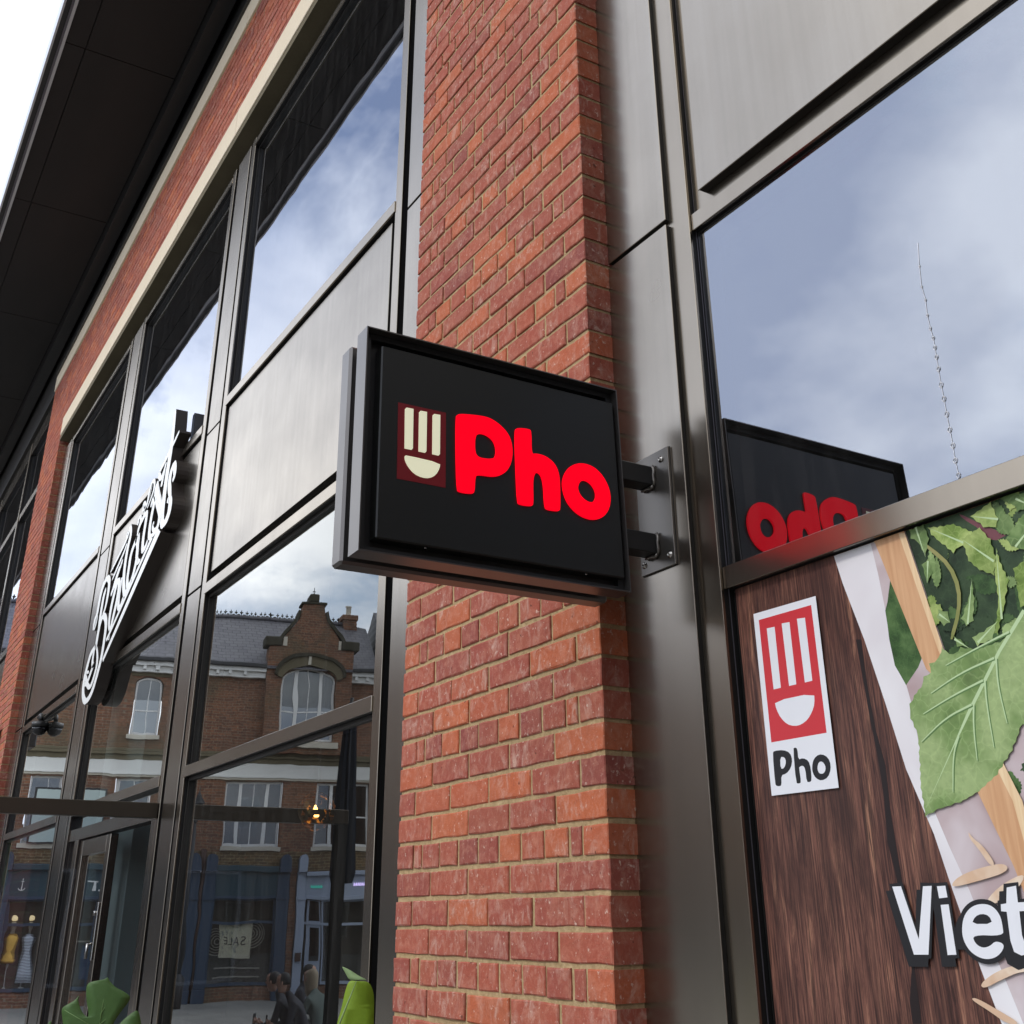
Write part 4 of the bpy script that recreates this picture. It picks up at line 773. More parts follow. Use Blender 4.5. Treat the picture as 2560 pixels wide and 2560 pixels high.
# cobweb thread with dewy loops on the right-hand window
WEB = [(2.1183, 0.117, 1.4105), (2.1119, 0.117, 1.3607), (2.1082, 0.117, 1.3146), (2.1111, 0.117, 1.283), (2.109, 0.117, 1.25), (2.1098, 0.117, 1.2203), (2.1121, 0.117, 1.1984), (2.1124, 0.117, 1.1777), (2.1118, 0.117, 1.1575), (2.1111, 0.117, 1.1327), (2.1103, 0.117, 1.099), (2.1107, 0.117, 1.0692), (2.1105, 0.117, 1.0372), (2.1107, 0.117, 1.0051), (2.1111, 0.117, 0.9726), (2.1102, 0.117, 0.9428), (2.111, 0.117, 0.9128), (2.1125, 0.117, 0.8903)]
cw = empty('cobweb', WEB[8]); tag(cw, 'thin white cobweb thread of small loops hanging down the big right-hand window', 'cobweb')
m = MB(); L0 = Vector(WEB[8]); m.tube([Vector(p) - L0 + Vector((0, .0061, 0)) for p in WEB], .0005, 4)
for i, p in enumerate(WEB[1:]):
    r_ = .0022 + .0035 * min(1, i / 9); c_ = Vector(p) - L0 + Vector((0, .0061, 0))
    m.tube([c_ + Vector((r_ * .8 * math.cos(t), 0, -r_ * (1.1 - math.sin(t)))) for t in [R(60 * k) for k in range(7)]], .0007, 4)
m.build('thread', mat('cobweb_silk', (.95, .95, .97), .6), cw)

# ================================================================== plants in front
def leaf_mat(name, a, b):
    m = mat(name, a, .5, 0, .3); w = coords(m, 'Object'); n = noise(m, w, 9, 4); n2 = noise(m, w, 60, 3)
    c = mixc(m, n, a, b); c = mixc(m, ramp(m, n2, [(.5, 0.0), (.8, .3)]), c, tuple(x * .6 for x in a)); K(m, c, P(m).inputs['Base Color']); bump(m, n2, .25, .004)
    P(m).inputs['Subsurface Weight'].default_value = .0
    return m
M['monstera'] = leaf_mat('monstera_leaf', (.042, .095, .022), (.068, .135, .034)); M['banana'] = leaf_mat('strelitzia_leaf', (.15, .235, .012), (.22, .33, .022))
M['banana_under'] = leaf_mat('pale_leaf_back', (.20, .30, .12), (.28, .38, .18)); M['stemg'] = mat('green_stem', (.09, .14, .04), .5)
def blade(outline3, mt, name, parent, bulge=.02, nrm=None):
    """outline given as 3D points roughly in a plane -> subdivided, gently cupped leaf with thickness"""
    c = sum((Vector(p) for p in outline3), Vector()) / len(outline3)
    nrm = nrm or Vector((0.8, -.48, 0)).normalized(); ax = nrm.cross(Vector((0, 0, 1))).normalized(); ay = Vector((0, 0, 1))
    lp = [((Vector(p) - c).dot(ax), (Vector(p) - c).dot(ay)) for p in outline3]; lp = smooth(lp, 2)
    tris = tessellate_polygon([[Vector((a, b, 0)) for a, b in lp]])
    bm = bmesh.new(); vs_ = [bm.verts.new((a, b, 0)) for a, b in lp]
    for t in tris:
        try: bm.faces.new([vs_[i] for i in t])
        except ValueError: pass
    for _ in range(3):
        es_ = [e for e in bm.edges if e.calc_length() > .035]
        if not es_: break
        bmesh.ops.subdivide_edges(bm, edges=es_, cuts=1); bmesh.ops.triangulate(bm, faces=[f for f in bm.faces if len(f.verts) > 3])
    for v in bm.verts:
        a, b = v.co.x, v.co.y; d_ = bulge * (math.cos(a * 22) * .4 + math.sin(b * 17 + a * 9) * .35 - (a * a + b * b) * 9)
        p = c + ax * a + ay * b + nrm * d_ - Vector(parent.location); v.co = p
    bmesh.ops.recalc_face_normals(bm, faces=bm.faces); me = bpy.data.meshes.new(name); bm.to_mesh(me); bm.free()
    for p in me.polygons: p.use_smooth = True
    o = link(name, me, mt, parent); s_ = o.modifiers.new('thickness', 'SOLIDIFY'); s_.thickness = .0012; return o
def planter(loc, w_=.55):
    m = MB(); h_ = .62; x, y, z = 0, 0, 0
    m.box(-w_ / 2, w_ / 2, -w_ / 2 * .7, w_ / 2 * .7, 0, h_, ch=.008); return m, h_
pl1 = empty('monstera_plant', (-.62, -.80, GZ)); tag(pl1, 'potted plant with a broad split green leaf in front of the shopfront', 'plant')
m, h_ = planter(0); m.build('planter', M['frame_dark'], pl1)
blade(MON, M['monstera'], 'leaf', pl1, .009); blade(MON2, M['monstera'], 'leaf', pl1, .01)
cM = sum((Vector(p) for p in MON), Vector()) / len(MON)
m = MB(); q = cM - pl1.location; m.tube([(0, 0, h_), (q.x * .6, q.y * .6 + .03, h_ + (q.z - h_) * .55), (q.x, q.y + .03, q.z - .12)], [.011, .008, .005], 8); m.build('stem', M['stemg'], pl1)
# leaf midrib and side veins standing a little proud
def veins(parent, base, tip, sides, name='vein', r=.0022, mt=None):
    m = MB(); m.tube([base, tip], [r, r * .5], 6)
    for s0, s1 in sides: m.tube([s0, s1], [r * .6, r * .25], 5)
    m.build(name, mt or M['stemg'], parent)
mv = MB()
for a, b_ in MONV[:4]: mv.tube([Vector(a) - pl1.location + Vector((.8, -.48, 0)) * .006, Vector(b_) - pl1.location + Vector((.8, -.48, 0)) * .005], [.0012, .0006], 5)
mv.build('vein', mat('leaf_vein', (.16, .27, .09), .5), pl1)
for i, (ax_, az, L_, W_, tilt) in enumerate(((-.34, .42, .42, .10, .25), (-.10, .25, .30, .10, -.5), (.25, .30, .34, .09, .6), (-.30, .15, .30, .09, 1.0))):
    base = Vector((pl1.location.x + ax_ * .5, -.50 if i < 2 else -.78, GZ + h_ + .25 + az)); pts = []
    for a, b in leaf_outline(0, 0, L_, W_, R(90) + tilt * .4, 8): pts.append(tuple(base + Vector((.5, .86, 0)) * a + Vector((0, 0, 1)) * b))
    blade(pts, M['monstera'], 'leaf', pl1, .01)
pl2 = empty('bird_of_paradise_plant', (.84, -.46, GZ)); tag(pl2, 'potted plant with one upright yellow-green leaf folded over at its tip', 'plant')
m, h_ = planter(0, .4); m.build('planter', M['frame_dark'], pl2)
blade(PL, M['banana'], 'leaf', pl2, .008); blade(PF, M['banana_under'], 'leaf_tip', pl2, .004)
cP = sum((Vector(p) for p in PL), Vector()) / len(PL)
m = MB(); q = cP - pl2.location; m.tube([(0, 0, h_), (q.x * .9, q.y, q.z - .15)], [.012, .007], 8)
m.build('stem', M['stemg'], pl2)
v_ = MB(); a_ = Vector(PL[1]) - pl2.location; b_ = Vector(PL[9]) - pl2.location; off_ = Vector((.8, -.48, 0)).normalized() * .012
v_.tube([b_ + off_, a_ * .5 + b_ * .5 + off_ * 1.3, a_ + off_], [.0022, .0018, .0008], 6); v_.build('midrib', M['banana_under'], pl2)

# ================================================================== the street opposite (seen mirrored in the windows)
PR = Vector((-30.6252, -7.7269, 0)); ANG = 1.77779
OPP = empty('brick_terrace', (PR.x, PR.y, 0), (0, 0, ANG))
tag(OPP, 'old brick terrace across the square with slate roof, stone gable and painted shopfronts', 'building')
def vbrick(name, c1, c2, mo, stain=True):
    m = mat(name, rough=.9, spec=.15); v = coords(m, 'Object'); sw = N(m, 'ShaderNodeSeparateXYZ'); K(m, v, sw.inputs[0]); cb = N(m, 'ShaderNodeCombineXYZ')
    K(m, mth(m, 'ADD', sw.outputs[0], sw.outputs[1]), cb.inputs[0]); K(m, sw.outputs[2], cb.inputs[1])
    b = N(m, 'ShaderNodeTexBrick'); b.inputs['Scale'].default_value = 1; b.inputs['Brick Width'].default_value = .235; b.inputs['Row Height'].default_value = .077; b.inputs['Mortar Size'].default_value = .007; b.inputs['Mortar Smooth'].default_value = .2
    b.inputs['Color1'].default_value = (*c1, 1); b.inputs['Color2'].default_value = (*c2, 1); b.inputs['Mortar'].default_value = (*mo, 1); b.inputs['Bias'].default_value = -.1
    K(m, cb.outputs[0], b.inputs['Vector'])
    n = noise(m, v, .55, 3); n2 = noise(m, v, 14, 4, .7)
    c = mixc(m, ramp(m, n2, [(.35, .55), (.6, 0.0)]), b.outputs[0], (.035, .022, .016))
    c = mixc(m, ramp(m, noise(m, v, 5, 2), [(.68, 0.0), (.72, .5)]), c, (.30, .13, .06))
    if stain: c = mixc(m, ramp(m, n, [(.52, 0.0), (.66, .45)]), c, (.10, .095, .055))
    K(m, c, P(m).inputs['Base Color']); bump(m, b.outputs['Fac'], -.4, .01); return m
M['vb'] = vbrick('terrace_brick', (.27, .125, .072), (.15, .075, .052), (.27, .22, .165))
M['vb2'] = vbrick('yellowed_brick', (.20, .125, .06), (.11, .075, .042), (.32, .27, .17), False)
def slate_mat():
    m = mat('welsh_slate', rough=.55, spec=.4); v = coords(m, 'Object'); sw = N(m, 'ShaderNodeSeparateXYZ'); K(m, v, sw.inputs[0]); cb = N(m, 'ShaderNodeCombineXYZ'); K(m, sw.outputs[0], cb.inputs[0]); K(m, mth(m, 'MULTIPLY', sw.outputs[2], 1.3), cb.inputs[1])
    b = N(m, 'ShaderNodeTexBrick'); b.inputs['Scale'].default_value = 1; b.inputs['Brick Width'].default_value = .26; b.inputs['Row Height'].default_value = .17; b.inputs['Mortar Size'].default_value = .012
    b.inputs['Color1'].default_value = (.095, .09, .105, 1); b.inputs['Color2'].default_value = (.135, .13, .145, 1); b.inputs['Mortar'].default_value = (.02, .02, .024, 1); K(m, cb.outputs[0], b.inputs['Vector'])
    c = mixc(m, ramp(m, noise(m, v, 3, 5, .6), [(.4, 0.0), (.75, .5)]), b.outputs[0], (.13, .13, .13)); K(m, c, P(m).inputs['Base Color']); bump(m, b.outputs['Fac'], -.8, .02); return m
M['slate'] = slate_mat(); M['vwhite'] = mat('white_paint', (.72, .72, .70), .5); M['vlead'] = mat('black_gutter', (.02, .02, .022), .5)
M['dkstone'] = stone_material('sooty_stone', (.035, .032, .024), (.075, .068, .045)); M['render'] = stone_material('white_render', (.66, .66, .63), (.74, .74, .70))
M['navy'] = mat('navy_shopfront_paint', (.030, .052, .088), .4); M['navy2'] = mat('teal_fascia_paint', (.024, .055, .072), .35); M['paleblue'] = mat('pale_blue_paint', (.33, .38, .47), .5)
M['shop_in'] = mat('shop_interior', (.075, .068, .05), .8); M['rust'] = mat('rusty_pipe', (.06, .03, .022), .7)
def ob(name, b, mt, parent=None, ch=0.0):
    """box in terrace coordinates: s runs along the front, w away from the square"""
    m = MB(); m.box(-b[1], -b[0], b[2], b[3], b[4], b[5], ch=ch); return m.build(name, mt, parent or OPP)
def wall(name, s0, s1, z0, z1, w_, holes, mt, depth=.14, parent=None, thick=None):
    """front wall with real openings (grid of faces plus reveals)"""
    xs = sorted({s0, s1, *[h[0] for h in holes], *[h[1] for h in holes]}); zs = sorted({z0, z1, *[h[2] for h in holes], *[h[3] for h in holes]})
    m = MB()
    for a, b in zip(xs, xs[1:]):
        for c, d in zip(zs, zs[1:]):
            cx_, cz_ = (a + b) / 2, (c + d) / 2
            if any(h[0] < cx_ < h[1] and h[2] < cz_ < h[3] for h in holes): continue
            i = len(m.v); m.v += [(-a, w_, c), (-b, w_, c), (-b, w_, d), (-a, w_, d)]; m.face((i, i + 1, i + 2, i + 3))
    for h in holes:
        for (a, c), (b, d) in (((h[0], h[2]), (h[1], h[2])), ((h[1], h[2]), (h[1], h[3])), ((h[1], h[3]), (h[0], h[3])), ((h[0], h[3]), (h[0], h[2]))):
            i = len(m.v); m.v += [(-a, w_, c), (-b, w_, d), (-b, w_ + depth, d), (-a, w_ + depth, c)]; m.face((i, i + 1, i + 2, i + 3))
    return m.build(name, mt, parent or OPP, fix=False)
def sash(s0, s1, z0, z1, w_, lights=1, parent=None, arch=0.0, mull=None, bars=1, ft=.055):
    """painted sash window: frame, meeting rail, glazing bars; panes as sub-parts. mull = inner post centres"""
    m = MB(); A = lambda a, b, c, d, y0=0.0, y1=.07: m.box(-b, -a, w_ + y0, w_ + y1, c, d)
    A(s0, s0 + ft, z0, z1); A(s1 - ft, s1, z0, z1); A(s0 + ft, s1 - ft, z0, z0 + ft * 1.3); 
    if not arch: A(s0 + ft, s1 - ft, z1 - ft, z1)
    zm = z0 + (z1 - z0) * .47
    ed = [s0 + ft] + [x for c in (mull or []) for x in (c - .05, c + .05)] + [s1 - ft]
    for c in (mull or []): A(c - .05, c + .05, z0 + ft * 1.3, z1 + (arch * .9 if arch else -ft), -.01, .06)
    segs = list(zip(ed[0::2], ed[1::2]))
    wide = max(segs, key=lambda q: q[1] - q[0])
    top = z1 + arch if arch else z1 - ft
    for a, b in segs:
        A(a, b, zm - .02, zm + .02, .005, .055)
        if bars and (b - a) >= (wide[1] - wide[0]) - .01:
            for k in range(1, bars + 1):
                x = a + (b - a) * k / (bars + 1); A(x - .012, x + .012, z0 + ft * 1.3, top - .03 * (arch > 0), .012, .05)
    o = m.build('window', M['vwhite'], parent or OPP)
    for a, b in segs:
        for c, d in ((z0 + ft * 1.3, zm - .02), (zm + .02, top)):
            p = MB()
            if arch and d == top:
                n = 6; cx_, hw = (s0 + s1) / 2, (s1 - s0) / 2
                f_ = lambda x: z1 + arch * math.sqrt(max(0, 1 - ((x - cx_) / hw) ** 2)) 
                p.v = [(-a, w_ + .035, c), (-b, w_ + .035, c)] + [(-(b + (a - b) * i / n), w_ + .035, f_(b + (a - b) * i / n)) for i in range(n + 1)]; p.face(range(len(p.v)))
            else: p.v = [(-a, w_ + .035, c), (-b, w_ + .035, c), (-b, w_ + .035, d), (-a, w_ + .035, d)]; p.face((0, 1, 2, 3))
            p.build('pane', M['glass_plain'], o, fix=False)
    if arch:
        m = MB(); n = 12; cx_, hw = (s0 + s1) / 2, (s1 - s0) / 2; pts = [(cx_ - hw * math.cos(math.pi * i / n), z1 + arch * math.sin(math.pi * i / n)) for i in range(n + 1)]
        inn = [(cx_ - (hw - ft) * math.cos(math.pi * i / n), z1 + (arch - ft) * math.sin(math.pi * i / n)) for i in range(n + 1)]
        m.prism([pts + inn[::-1]], lambda a, b, d_: (-a, d_, b), w_ - .002, w_ + .068); m.build('arched_head', M['vwhite'], o)
        # spandrel of brick over the arch, filling the square opening
    return o
def arch_fill(s0, s1, zs_, ztop, arch, w_, mt):
    n = 14; cx_, hw = (s0 + s1) / 2, (s1 - s0) / 2
    arc = [(cx_ - hw * math.cos(math.pi * i / n), zs_ + arch * math.sin(math.pi * i / n)) for i in range(n + 1)]
    m = MB(); lp = [(s0, ztop)] + arc + [(s1, ztop)]
    m.prism([lp], lambda a, b, d_: (-a, d_, b), w_, w_ + .14); return m.build('arch_infill', mt, OPP)
EZ = 7.02
S0, S1 = -12.5, 5.28
up = [(-2.02, -1.20, 4.95, 6.62), (-6.1, -5.28, 4.95, 6.62), (-10.1, -9.28, 4.95, 6.62), ]
lo = [(-4.45, -3.60, 2.0, 3.76), (-2.20, -1.18, 2.0, 3.76), (.85, 2.50, 2.0, 3.76), (3.50, 5.12, 2.0, 3.76), (-7.1, -5.9, 2.0, 3.76), (-10.2, -9.0, 2.0, 3.76)]
wall('front_wall', S0, 1.72, 4.55, EZ - .04, 0.0, up, M['vb'])
wall('front_wall', 4.26, S1, 4.55, EZ - .04, 0.0, [], M['vb'])
wall('front_wall', S0, S1, 1.34, 3.85, 0.0, lo, M['vb'])
ob('yellow_brickwork', (S0, S1, -.012, -.001, 1.36, 1.86), M['vb2'])
wall('front_wall', S0, S1, GZ, 1.34, .30, [], M['shop_in'])
ob('side_wall', (S1 - .02, S1, .02, 8, GZ, EZ), M['vb']); ob('side_wall', (S0, S0 + .02, .02, 8, GZ, EZ), M['vb'])
for a, b, c, d in up:
    sash(a + .02, b - .02, c, d - .20, .10, arch=.17); arch_fill(a, b, d - .20, d + .001, .19, .001, M['vb'])
    ob('sill', (a - .07, b + .07, -.07, .12, c - .13, c - .005), M['sill'], ch=.01); ob('lintel', (a - .10, b + .10, -.03, .05, d + .002, d + .22), M['vstone'])
for i, (a, b, c, d) in enumerate(lo):
    w3 = (b - a) > 1.5
    sash(a + .01, b - .01, c, d, .10, mull=[a + .46, b - .46] if w3 else None, bars=1); ob('sill', (a - .06, b + .06, -.08, .12, c - .12, c - .005), M['sill'], ch=.01)
# string courses and the white band
ob('string_course', (S0, S1, -.10, -.001, 4.39, 4.47), M['vstone'], ch=.01); ob('string_course', (S0, S1, -.06, -.001, 4.475, 4.56), M['vstone'], ch=.01); ob('string_course', (S0, S1, -.03, .02, 4.25, 4.389), M['vstone'])
ob('white_band', (S0, S1, -.02, .02, 3.90, 4.249), M['render']); ob('band_moulding', (S0, S1, -.07, .02, 3.86, 3.899), M['render']); ob('band_moulding', (S0, S1, -.04, .02, 3.80, 3.858), M['sill'])
# eaves
for a, b in ((S0, 1.70), (4.28, S1)):
    ob('eaves_board', (a, b, -.30, .02, EZ - .13, EZ - .0), M['vwhite']); ob('eaves_board', (a, b, -.18, .02, EZ - .30, EZ - .135), M['vwhite']); ob('gutter', (a, b, -.42, -.305, EZ - .02, EZ + .10), M['vlead'], ch=.02)
    n_ = int((b - a) / .42)
    for i in range(n_): ob('eaves_bracket', (a + .1 + i * .42, a + .2 + i * .42, -.28, -.182, EZ - .24, EZ - .132), M['vwhite'])
# roof: slope from the eaves to the ridge
RW, RZ = 3.2, 9.28
def slope(s0, s1): 
    m = MB(); m.v = [(-s0, -.36, EZ + .03), (-s1, -.36, EZ + .03), (-s1, RW, RZ), (-s0, RW, RZ), (-s0, -.36, EZ - .02), (-s1, -.36, EZ - .02), (-s1, RW * 2 + .3, EZ), (-s0, RW * 2 + .3, EZ)]
    m.face((0, 1, 2, 3)); m.face((0, 3, 7, 4)); m.face((1, 5, 6, 2)); m.face((3, 2, 6, 7)); m.face((0, 4, 5, 1)); return m
roof = slope(S0, S1 - .0).build('slate_roof', M['slate'], OPP)
ob('ridge_tile', (S0, S1 - .45, RW - .10, RW + .10, RZ - .03, RZ + .09), M['slate'], roof, ch=.03)
m = MB(); x = S0
while x < S1 - .5:
    b = len(m.v); z = RZ + .085; cx_ = -x
    m.box(cx_ - .012, cx_ + .012, RW - .01, RW + .01, z, z + .17); m.box(cx_ - .05, cx_ + .05, RW - .01, RW + .01, z + .09, z + .118); m.box(cx_ - .028, cx_ + .028, RW - .01, RW + .01, z + .065, z + .089)
    m.box(cx_ + .040, cx_ + .125, RW - .009, RW + .009, z, z + .05); x += .166
m.build('ridge_cresting', M['dkstone'], roof, kind='stuff')
# gable bay
GW = -.28
gl_ = [(1.72, 4.55), (4.28, 4.55), (4.28, 7.68), (3.96, 7.72), (3.90, 7.86), (3.80, 8.10), (3.62, 8.38), (3.46, 8.62), (3.40, 8.78), (3.36, 9.06), (2.68, 9.06), (2.64, 8.78), (2.58, 8.58), (2.40, 8.32), (2.18, 8.06), (2.06, 7.86), (2.0, 7.72), (1.72, 7.68)]
big = (2.20, 3.82, 4.93, 6.70)
n = 16; cx_, hw = 3.01, .81
hole = [(big[0], big[2]), (big[1], big[2])] + [(cx_ + hw * math.cos(math.pi * i / n), big[3] + .38 * math.sin(math.pi * i / n)) for i in range(n + 1)]
m = MB(); m.prism([gl_, hole], lambda a, b, d_: (-a, d_, b), GW, .30); gable = m.build('gable', M['vb'], OPP)
sash(big[0] + .01, big[1] - .01, big[2], big[3], GW + .12, arch=.36, mull=[2.62, 3.42], bars=1)
def gprism(name, lp, y0, y1, mt): m = MB(); m.prism([lp], lambda a, b, d_: (-a, d_, b), y0, y1); return m.build(name, mt, gable)
ob('sill', (2.05, 3.97, GW - .10, GW + .12, 4.72, 4.90), M['sill'], gable, ch=.01)
arc_o = [(3.01 - 1.0 * math.cos(math.pi * i / 16), 6.80 + .62 * math.sin(math.pi * i / 16) ** .85) for i in range(17)]; arc_i = [(3.01 - .82 * math.cos(math.pi * i / 16), 6.72 + .40 * math.sin(math.pi * i / 16)) for i in range(17)]
gprism('hood_mould', arc_o + arc_i[::-1], GW - .10, GW - .001, M['vstone'])
arc_p = [(3.01 - 1.08 * math.cos(math.pi * i / 16), 6.84 + .68 * math.sin(math.pi * i / 16) ** .85) for i in range(17)]
gprism('hood_drip', arc_p + [(a, b) for a, b in arc_o[::-1]], GW - .17, GW - .001, M['dkstone'])
ob('keystone', (2.96, 3.06, GW - .15, GW - .101, 7.13, 7.40), M['sill'], gable)
cop_l = [(1.98, 7.72), (2.06, 7.90), (2.18, 8.10), (2.40, 8.36), (2.56, 8.60), (2.62, 8.82)]; cop_r = [(6.02 - a, b) for a, b in cop_l]
for c_ in (cop_l, cop_r):
    sgn_ = -1 if c_ is cop_l else 1
    gprism('coping', c_ + [(a + sgn_ * .09, b + .05) for a, b in c_[::-1]], GW - .06, .34, M['dkstone'])
ob('kneeler', (1.60, 2.10, GW - .08, .3, 7.69, 7.98), M['dkstone'], gable, ch=.03); ob('kneeler', (3.92, 4.42, GW - .08, .3, 7.69, 7.98), M['dkstone'], gable, ch=.03)
ob('label_stone', (2.12, 2.24, GW - .03, GW, 7.70, 7.98), M['sill'], gable); ob('label_stone', (3.82, 3.90, GW - .03, GW, 7.70, 7.98), M['sill'], gable)
ob('capstone', (2.60, 3.44, GW - .06, .34, 9.061, 9.13), M['dkstone'], gable, ch=.01); ob('capstone', (2.84, 3.18, GW, .28, 9.131, 9.40), M['dkstone'], gable, ch=.04)
m = MB(); m.tube([(-3.01, 0, 9.40), (-3.01, 0, 9.66)], .012, 6); m.box(-3.06, -2.96, -.01, .01, 9.52, 9.545); m.lathe([(.005, 9.44), (.03, 9.47), (.005, 9.50)], (-3.01, 0, 0), 8); m.build('finial', M['vlead'], gable)
gr_ = MB(); gr_.v = [(-1.9, .30, 7.9), (-4.1, .30, 7.9), (-3.0, .30, 8.7), (-1.9, 2.0, 8.1), (-4.1, 2.0, 8.1), (-3.0, 2.6, 8.75)]; gr_.face((0, 2, 5, 3)); gr_.face((1, 4, 5, 2)); gr_.build('gable_roof', M['slate'], gable)
# chimneys
ch_ = ob('chimney', (4.55, 4.98, RW - .3, RW + .3, 8.4, 9.42), M['vb'], roof); ob('chimney_cap', (4.50, 5.03, RW - .35, RW + .35, 9.421, 9.60), M['vb'], roof, ch=.02)
m = MB(); m.lathe([(.09, 9.60), (.075, 9.66), (.065, 9.92), (.085, 9.94), (.085, 9.97)], (-4.72, RW, 0), 12); m.build('chimney_pot', M['sill'], roof)
# shopfronts
ob('stallriser', (-12, S1, .02, .29, GZ, -1.58), M['vb']); 
def corbel(s0, s1, mt):
    m = MB(); n = 8; c_ = (s0 + s1) / 2; r_ = (s1 - s0) / 2
    lp = [(s0, 1.34), (s1, 1.34)] + [(c_ + r_ * math.cos(math.pi * i / n), 1.62 + .17 * math.sin(math.pi * i / n)) for i in range(n + 1)]
    m.prism([lp], lambda a, b, d_: (-a, d_, b), -.30, -.02); m.build('corbel', mt, OPP)
def pilaster(s0, s1, mt, z1=1.339):
    ob('pilaster', (s0, s1, -.14, .10, -1.60, z1), mt, ch=.01); ob('plinth', (s0 - .02, s1 + .02, -.17, .10, GZ, -1.601), mt, ch=.01); ob('capital', (s0 - .01, s1 + .01, -.17, -.141, .60, .66), mt); corbel(s0 - .0, s1 + .0, mt)
for a, b in ((-4.82, -4.50), (.06, .36), (.46, .76), (2.60, 2.90)): pilaster(a, b, M['navy'])
pilaster(3.12, 3.36, M['paleblue'])
for a, b in ((-4.5, .06), (.76, 2.60)):
    ob('fascia', (a, b, -.10, .05, .70, 1.34), M['navy2']); ob('fascia_cornice', (a, b, -.24, .05, 1.341, 1.50), M['navy2'], ch=.02); ob('fascia_moulding', (a, b, -.14, .05, .62, .70), M['navy'], ch=.01)
ob('fascia', (3.36, S1, -.10, .05, .72, 1.22), M['paleblue']); ob('fascia_cornice', (3.36, S1, -.24, .05, 1.221, 1.34), M['paleblue'], ch=.02); ob('fascia_moulding', (3.36, S1, -.15, .05, .62, .719), M['paleblue'], ch=.01)
ob('brick_strip', (2.92, 3.10, -.05, .1, GZ, 1.5), M['vb'])
m = MB(); m.tube([(-.41, -.10, -1.6), (-.41, -.10, 1.9)], .045, 10); m.build('drainpipe', M['rust'], OPP)
def shopwin(s0, s1, mt, bars=(), z0=-1.55, z1=.62):
    m = MB()
    for q in ((s0, s0 + .05, z0, z1), (s1 - .05, s1, z0, z1), (s0 + .05, s1 - .05, z0, z0 + .08), (s0 + .05, s1 - .05, -.02, .05), (s0 + .05, s1 - .05, z1 - .04, z1)): m.box(-q[1], -q[0], .0, .08, q[2], q[3])
    for x in bars: m.box(-x - .025, -x + .025, .0, .08, z0 + .08, z1 - .04)
    o = m.build('shop_window', mt, OPP); p = MB(); p.v = [(-s0, .05, z0), (-s1, .05, z0), (-s1, .05, z1), (-s0, .05, z1)]; p.face((0, 1, 2, 3)); p.build('pane', M['shopg'], o, fix=False)
M['shopg'] = glass_material('shop_window_glass', .05, (.75, .75, .75), (.8, .85, .9), wave=.005, k=.5)
shopwin(.76, 2.60, M['navy']); shopwin(-4.5, -.02, M['navy'], (-3.55, -2.3, -1.1)); shopwin(3.9, S1, M['paleblue'])
ob('door', (3.45, 3.86, .02, .07, -1.9, .60), M['paleblue'], ch=.005); ob('door_glass', (3.55, 3.80, .012, .019, -.95, -.10), M['glass_plain']); ob('door_transom', (3.38, 3.92, -.02, .0195, -.02, .05), M['paleblue']); ob('door_glass', (3.52, 3.82, .012, .019, .08, .58), M['glass_plain'])
ob('letterbox', (3.16, 3.32, -.22, -.141, -.95, -.74), M['rust'])
# lettering: anchors, shop name, neon
def text_obj(name, s, size, sc, zc_, w_, mt, parent=None, ext=.006, sx=1.0):
    cu = bpy.data.curves.new(name, 'FONT'); cu.body = s; cu.size = size; cu.extrude = ext; cu.align_x = 'CENTER'; cu.align_y = 'CENTER'; cu.space_character = 1.15
    tmp = bpy.data.objects.new(name, cu); COL.objects.link(tmp); dg = bpy.context.evaluated_depsgraph_get(); me = bpy.data.meshes.new_from_object(tmp.evaluated_get(dg)); bpy.data.objects.remove(tmp); me.materials.clear()
    me.transform(Matrix.Translation((-sc, w_, zc_)) @ Matrix.Rotation(R(90), 4, 'X') @ Matrix.Diagonal((sx, 1, 1, 1))); return link(name, me, mt, parent or OPP)
def anchor(sc, zc_):
    m = MB(); w_ = -.112
    m.box(-sc - .010, -sc + .010, w_, w_ + .008, zc_ - .13, zc_ + .12); m.box(-sc - .05, -sc + .05, w_, w_ + .008, zc_ + .075, zc_ + .09); m.lathe([(.012, w_), (.022, w_), (.022, w_ + .008)], (-sc, 0, zc_ + .135), 10, axis='y')
    pts = [(-sc + .11 * math.sin(t), w_ + .004, zc_ - .02 - .11 * math.cos(t)) for t in [R(-62 + 124 * i / 10) for i in range(11)]]; m.tube(pts, .011, 6); m.build('anchor_emblem', M['vwhite'], OPP)
anchor(-4.20, .98); anchor(-.10, .98)
text_obj('shop_name', 'SALT', .36, -2.12, .95, -.112, M['vwhite'])
M['neon1'] = mat('teal_neon', (.1, .8, .6), emit=(.10, .85, .65), es=.35); M['neon2'] = mat('violet_neon', (.6, .5, 1), emit=(.75, .62, 1.0), es=1.8)
for k, (a, b, mt, z) in enumerate(((3.53, 3.90, 'neon1', .96), (4.72, 5.10, 'neon2', .98))):
    m = MB(); rnd = random.Random(k); x = a
    while x < b - .03:
        w_ = rnd.uniform(.03, .055); m.box(-x - w_, -x, -.125, -.105, z - .035, z + .02); m.box(-x - w_ * .4, -x - w_ * .1, -.125, -.105, z + .021, z + .045); x += w_ + .014
    m.build('neon_sign', M[mt], OPP)
